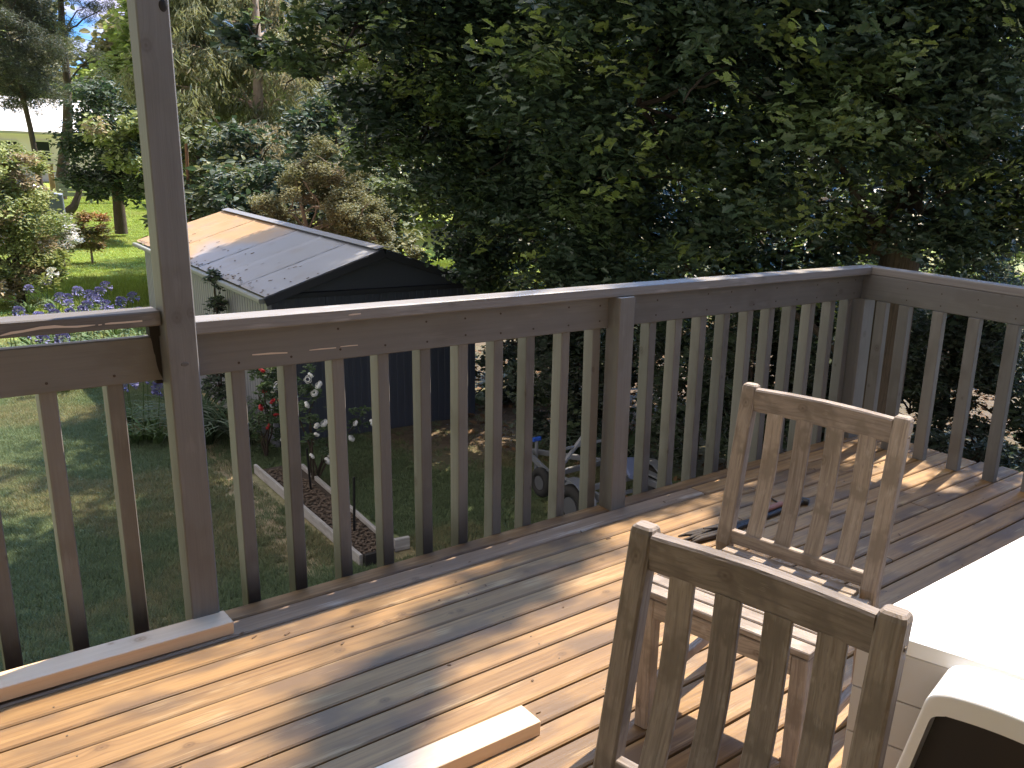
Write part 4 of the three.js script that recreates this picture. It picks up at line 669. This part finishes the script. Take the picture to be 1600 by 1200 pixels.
{
  const W = mat(0.80, 0.80, 0.79, 0.7, { side: THREE.DoubleSide }), Rd = mat(0.45, 0.02, 0.03, 0.6, { side: THREE.DoubleSide });
  roseBush('white rose on bare stems above the garden bed', [3.95, G, -6.75], [[3.95, -1.05, -6.75, 0.22], [3.95, -1.5, -6.75, 0.26], [4.3, -1.6, -6.8, 0.25], [4.1, -1.9, -6.75, 0.2], [4.55, -1.6, -6.8, 0.15], [3.86, -1.3, -6.8, 0.2]],
    [[3.92, -0.95], [3.98, -1.06], [4.01, -1.50], [3.92, -1.52], [3.94, -1.64], [3.93, -1.15], [3.85, -1.28], [4.38, -1.57], [4.34, -1.75], [4.06, -1.97], [4.13, -1.96], [3.89, -1.90], [4.63, -1.62], [4.10, -1.93], [4.2, -1.42], [3.88, -1.0]].map(([x, y], i) => [x, y, -6.7 + 0.12 * hash(i, 1, 1), W, 0.03 + 0.014 * hash(i, 2, 1)]), 631);
  roseBush('red rose bush with a few white blooms at the shed corner', [3.85, G, -7.95], [[3.85, -1.3, -7.95, 0.3], [3.8, -1.7, -7.95, 0.3], [4.0, -1.55, -7.95, 0.3], [3.9, -2.0, -7.95, 0.25], [3.95, -1.2, -7.95, 0.25]],
    [[3.79, -1.36], [3.74, -1.57], [3.88, -1.51], [3.99, -1.52], [3.82, -1.82], [3.79, -1.11], [3.93, -1.68]].map(([x, y], i) => [x, y, -7.78, Rd, 0.036]).concat([[3.96, -1.32], [3.90, -1.36], [4.0, -2.01]].map(([x, y]) => [x, y, -7.76, W, 0.046])), 641);
}
function strapLeaves(n, L, seed, spread = 0.5) {
  const r = rng(seed), P = [];
  for (let i = 0; i < n; i++) {
    const a = r() * 6.283, len = L * (0.7 + 0.5 * r()), w = 0.013 + 0.008 * r(), d = V3(Math.cos(a), 0, Math.sin(a)), sd = V3(-Math.sin(a), 0, Math.cos(a)), o = V3((r() - 0.5) * 0.12, 0, (r() - 0.5) * 0.12);
    const at = (k, s) => { const t = k / 5; return o.clone().addScaledVector(d, len * spread * (t * 0.9 + t * t * 0.5)).add(V3(0, len * (1.15 * t - 0.75 * t * t), 0)).addScaledVector(sd, s * w * (1 - t * t * 0.9)); };
    for (let k = 0; k < 5; k++) P.push(at(k, -1), at(k + 1, -1), at(k + 1, 1), at(k, -1), at(k + 1, 1), at(k, 1));
  }
  const g = new THREE.BufferGeometry(); g.setAttribute('position', new THREE.Float32BufferAttribute(P.flatMap(p => [p.x, p.y, p.z]), 3)); g.computeVertexNormals(); return g;
}
{
  const green = leafMat(0.98, 0.25); green.color.setRGB(0.075, 0.135, 0.035);
  const blue = mat(0.20, 0.195, 0.36, 0.8, { side: THREE.DoubleSide }), pale = mat(0.34, 0.33, 0.56, 0.8, { side: THREE.DoubleSide }), white = mat(0.75, 0.75, 0.66, 0.8, { side: THREE.DoubleSide });
  const umbel = (R, seed) => { const r = rng(seed), gs = []; for (let i = 0; i < 46; i++) { const v = V3(r() * 2 - 1, r() * 2 - 0.75, r() * 2 - 1).normalize(), c = new THREE.ConeGeometry(0.017, 0.05, 5, 1, true); c.rotateX(Math.PI); c.applyQuaternion(new THREE.Quaternion().setFromUnitVectors(V3(0, 1, 0), v)); c.translate(v.x * R, v.y * R, v.z * R); gs.push(c); const q = new THREE.CylinderGeometry(0.0015, 0.0015, R, 3, 1, true); q.translate(0, R / 2, 0); q.applyQuaternion(new THREE.Quaternion().setFromUnitVectors(V3(0, 1, 0), v)); gs.push(q); } return merged(gs); };
  const heads = [0, 1, 2].map(k => umbel(0.075 + 0.012 * k, 700 + k)), tufts = [0, 1, 2].map(k => strapLeaves(18, 0.55, 710 + k));
  const g0 = 'agapanthus in the bed left of the shed';
  const make = (x, z, h, i, lab, m) => {
    const t = thing('agapanthus', lab, 'flower', [x, groundY(x, z), z], lab.startsWith('blue') ? g0 : undefined), lx = 0.16 * (hash(i, 1, 6) - 0.5), lz = 0.16 * (hash(i, 2, 6) - 0.5);
    part(t, 'leaves', tufts[i % 3].clone(), green); part(t, 'stem', tube([[V3(0, 0, 0), 0.008], [V3(lx * 0.3, h * 0.5, lz * 0.3), 0.007], [V3(lx, h, lz), 0.006]], 5), green);
    const hd = heads[i % 3].clone(); hd.translate(lx, h + 0.02, lz); part(t, 'flower_head', hd, m);
  };
  [[3.21, -19.47], [3.67, -20.02], [3.52, -17.61], [3.18, -16.9], [2.64, -16.35], [2.61, -15.27], [2.34, -15.05], [2.21, -14.66], [2.48, -14.79], [3.66, -17.37], [3.85, -17.74], [4.11, -18.3], [4.1, -17.45], [4.26, -17.66], [4.52, -18.42], [4.12, -16.3], [4.4, -16.78], [4.68, -17.48], [3.27, -15.75], [3.56, -15.92], [3.51, -15.19], [3.67, -15.25], [3.86, -15.16], [3.93, -14.83], [3.02, -14.93], [2.81, -15.67], [3.26, -14.95], [4.32, -15.56], [3.6, -16.4], [3.9, -16.7], [3.35, -16.3], [3.05, -16.1], [4.0, -15.9]].forEach(([x, z], i) => make(x, z, 0.48 + 0.20 * hash(i, 5, 5), i, 'blue agapanthus flower ' + (i % 5 ? '' : 'paler than most ') + (x < 2.9 ? 'at the left end of the bed' : x < 3.6 ? 'in the middle of the bed above the handrail' : z < -17 ? 'at the back of the bed' : 'at the front of the bed near the tall post'), i % 5 ? blue : pale));
  make(3.69, -19.27, 0.85, 50, 'white agapanthus flower behind the blue ones', white);
  [[2.4, -12.67], [2.55, -12.47], [2.7, -9.3], [2.84, -9.4], [2.95, -9.2], [2.9, -10.3], [3.05, -10.0]].forEach(([x, z], i) => make(x, z, 0.7 + 0.15 * hash(i, 6, 5), i + 60, z < -12 ? 'blue agapanthus flower seen through the gap under the left handrail' : z < -9.8 ? 'blue agapanthus flower behind those just left of the tall post' : 'blue agapanthus flower seen between balusters just left of the tall post', blue));
  // strap-leaved clumps without flowers beside the shed corner
  const dg = leafMat(0.98, 0.2); dg.color.setRGB(0.03, 0.065, 0.022);
  const big = [0, 1].map(k => strapLeaves(70, 0.95, 730 + k, 0.62));
  [[3.45, -8.9, 'dark clump of strappy leaves just right of the tall post'], [3.75, -8.6, 'dark clump of strappy leaves below the red rose'], [3.5, -9.5, 'dark strappy clump furthest back beside the shed wall'], [6.9, -5.9, 'drooping strappy plant behind the trailer'], [7.3, -5.2, 'drooping strappy plant right of the trailer']].forEach(([x, z, lab], i) => { const t = thing('strap_leaf_plant', lab, 'plant', [x, G, z]); t.rotation.y = i; part(t, 'leaves', big[i % 2].clone(), dg); });
}
// ---------------------------------------------------------------- trailer
{
  const t = thing('trailer', 'small galvanised trailer parked on the lawn below the middle rail post', 'trailer');
  const a = V3(0, 0, -1), d = V3(1, 0, 0), Y = V3(0, 1, 0), O = V3(5.62, G, -4.02);
  const galv = mat(0.25, 0.265, 0.295, 0.5, { metalness: 0.45 }), tyre = mat(0.018, 0.018, 0.018, 0.8), tarp = mat(0.14, 0.18, 0.32, 0.7);
  const p = (u, v, y) => O.clone().addScaledVector(d, u).addScaledVector(a, v).add(V3(0, y, 0)), W = 1.28;
  t.scale.setScalar(0.86); t.position.set(5.7 * 0.14, G * 0.14, -4.1 * 0.14);
  const wheel = (u, v, y, R, w0) => {
    const g = new THREE.TorusGeometry(R * 0.72, R * 0.3, 10, 28); g.rotateY(Math.PI / 2); g.translate(...p(u, v, y).toArray()); const w = part(t, 'wheel', g, tyre);
    const q = new THREE.CylinderGeometry(R * 0.48, R * 0.48, w0, 20); q.rotateZ(Math.PI / 2); q.translate(...p(u, v, y).toArray()); part(w, 'rim', q, mat(0.13, 0.135, 0.15, 0.45, { metalness: 0.3 }));
  };
  for (const u of [0, W]) {
    wheel(u, 0, 0.285, 0.285, 0.13);
    const st = []; for (let k = 0; k <= 8; k++) { const th = Math.PI * (0.06 + 0.88 * k / 8); st.push(p(u, Math.cos(th) * 0.36, 0.285 + Math.sin(th) * 0.36)); }
    part(t, 'mudguard', st.slice(1).map((q2, k) => { const dir = q2.clone().sub(st[k]).normalize(); return beam(st[k], q2, dir.clone().cross(d), 0.17, 0.006, 0.001); }), galv);
  }
  for (const u of [0.2, W - 0.2]) part(t, 'frame_rail', beam(p(u, -0.6, 0.45), p(u, 0.75, 0.45), Y, 0.05, 0.09, 0.004), galv);
  for (const v of [-0.57, 0.05, 0.72]) part(t, 'cross_member', beam(p(0.23, v, 0.45), p(W - 0.23, v, 0.45), Y, 0.05, 0.07, 0.004), galv);
  part(t, 'axle', beam(p(0.07, 0, 0.285), p(W - 0.07, 0, 0.285), Y, 0.045, 0.045, 0.004), galv);
  for (const u of [0.2, W - 0.2]) part(t, 'drawbar', beam(p(u, 0.78, 0.45), p(0.55 + (u - W / 2) * 0.1, 1.7, 0.42), Y, 0.05, 0.07, 0.004), galv);
  part(t, 'brace', beam(p(0.2, 0.62, 0.50), p(0.62, 0.62, 0.92), V3(0, 0, 1), 0.035, 0.05, 0.004), galv);
  part(t, 'cross_bar', beam(p(0.1, 0.64, 0.80), p(W - 0.1, 0.64, 0.80), Y, 0.03, 0.035, 0.004), galv);
  part(t, 'ramp', beam(p(W - 0.15, -0.4, 0.53), p(W - 0.15, 0.5, 0.56), Y, 0.1, 0.025, 0.004), galv);
  wheel(0.16, 0.88, 0.30, 0.2, 0.09);
  part(t, 'jockey_stand', tube([[p(0.56, 1.55, 0.05), 0.025], [p(0.56, 1.55, 0.62), 0.025]], 8), galv);
  part(t, 'handle', beam(p(0.50, 1.55, 0.645), p(0.62, 1.55, 0.645), Y, 0.05, 0.06, 0.012), mat(0.03, 0.11, 0.55, 0.4));
  part(t, 'tarpaulin', beam(p(0.85, -0.2, 0.56), p(1.15, 0.3, 0.60), Y, 0.2, 0.05, 0.02), tarp);
}
// ---------------------------------------------------------------- grass and litter
{
  const blade = (n, h, seed) => { const r = rng(seed), P = []; for (let i = 0; i < n; i++) { const a = r() * 6.283, x = (r() - 0.5) * 0.12, z = (r() - 0.5) * 0.12, l = h * (0.6 + 0.7 * r()), c = Math.cos(a), s = Math.sin(a), w = 0.004; P.push(V3(x - s * w, 0, z + c * w), V3(x + s * w, 0, z - c * w), V3(x + c * l * 0.6, l * 0.75, z + s * l * 0.6)); } const g = new THREE.BufferGeometry(); g.setAttribute('position', new THREE.Float32BufferAttribute(P.flatMap(p => [p.x, p.y, p.z]), 3)); g.computeVertexNormals(); return g; };
  const gm = leafMat(0.98, 0.3), r = rng(801), A = [], c = new THREE.Color(), o = new THREE.Object3D();
  const inBed = (x, z) => x > 3.4 && x < 4.05 && z < -4.4 && z > -7.5, shed = (x, z) => x > 4.05 && x < 7.1 && z < -8.2 && z > -14.6;
  for (let i = 0; i < 150000; i++) {
    const nearP = i < 110000, x = nearP ? lerp(-0.5, 7.5, r()) : lerp(1.5, 16, r()), z = nearP ? lerp(-1.5, -16, r()) : lerp(-16, -44, r());
    if (inBed(x, z) || shed(x, z)) continue;
    const n = fbm(x * 0.9 + 90, z * 0.9 + 300, 900, 900, 8, 4), dirt = smooth(4.6, 5.6, x) * smooth(5.6, 6.6, -z) * (1 - smooth(8.4, 9, -z)) + smooth(7.2, 8, x) * (z > -17 ? 1 : 0), pth = Math.exp(-Math.pow((x - lerp(3.05, 3.45, clamp((-z - 5) / 4))) / 0.25, 2)) * (z < -4.5 && z > -10 ? 1 : 0);
    if (r() < dirt * 0.95 || r() < pth * 0.8) continue;
    A.push([x, z, n, nearP]);
  }
  const im = new THREE.InstancedMesh(blade(16, 0.05, 803), gm, A.length);
  A.forEach(([x, z, n, nr], i) => { o.position.set(x, groundY(x, z), z); o.rotation.set(0, r() * 6.28, 0); const tall = z < -19.5 && z > -23.5 && x > 4 ? 3.5 : 1; o.scale.set(nr ? 1 : 2.4, (0.7 + 0.6 * r()) * (nr ? 1 : 1.5) * tall, nr ? 1 : 2.4); o.updateMatrix(); im.setMatrixAt(i, o.matrix); const f = smooth(10, 22, -z), dry = smooth(0.5, 0.66, n) * (1 - 0.5 * f); const q = mix3(mix3([0.13, 0.185, 0.085], [0.26, 0.35, 0.05], f), [0.30, 0.24, 0.12], dry * 0.8 * r()); const k = 0.75 + 0.5 * r(); c.setRGB(q[0] * k, q[1] * k, q[2] * k); im.setColorAt(i, c); });  // blades follow the lawn: near shade and far sun sit in their colour
  im.name = 'grass'; im.receiveShadow = true; struct(im, 'stuff'); im.userData.label = 'short blades of lawn grass round the shed'; scene.add(im);
  const L = [], q = rng(811), lg = sprig(1, 0.10, 0.07, 0.01, 'oak', 12); for (let i = 0; i < 5200; i++) L.push([lerp(6.5, 17, q()), lerp(-12, 3, q())]);
  const lm = new THREE.InstancedMesh(lg, mat(1, 1, 1, 0.9, { side: THREE.DoubleSide }), L.length);
  L.forEach(([x, z], i) => { o.position.set(x, groundY(x, z) + 0.03, z); o.rotation.set((q() - 0.5) * 0.9, q() * 6.28, (q() - 0.5) * 0.9); o.scale.setScalar(0.7 + 0.7 * q()); o.updateMatrix(); lm.setMatrixAt(i, o.matrix); const k = 0.6 + 0.8 * q(); c.setRGB(0.17 * k, 0.10 * k, 0.052 * k); lm.setColorAt(i, c); });
  lm.name = 'fallen_leaves'; struct(lm, 'stuff'); lm.userData.label = 'brown fallen leaves on the ground under the oaks'; scene.add(lm);
}
renderer.render(scene, camera);
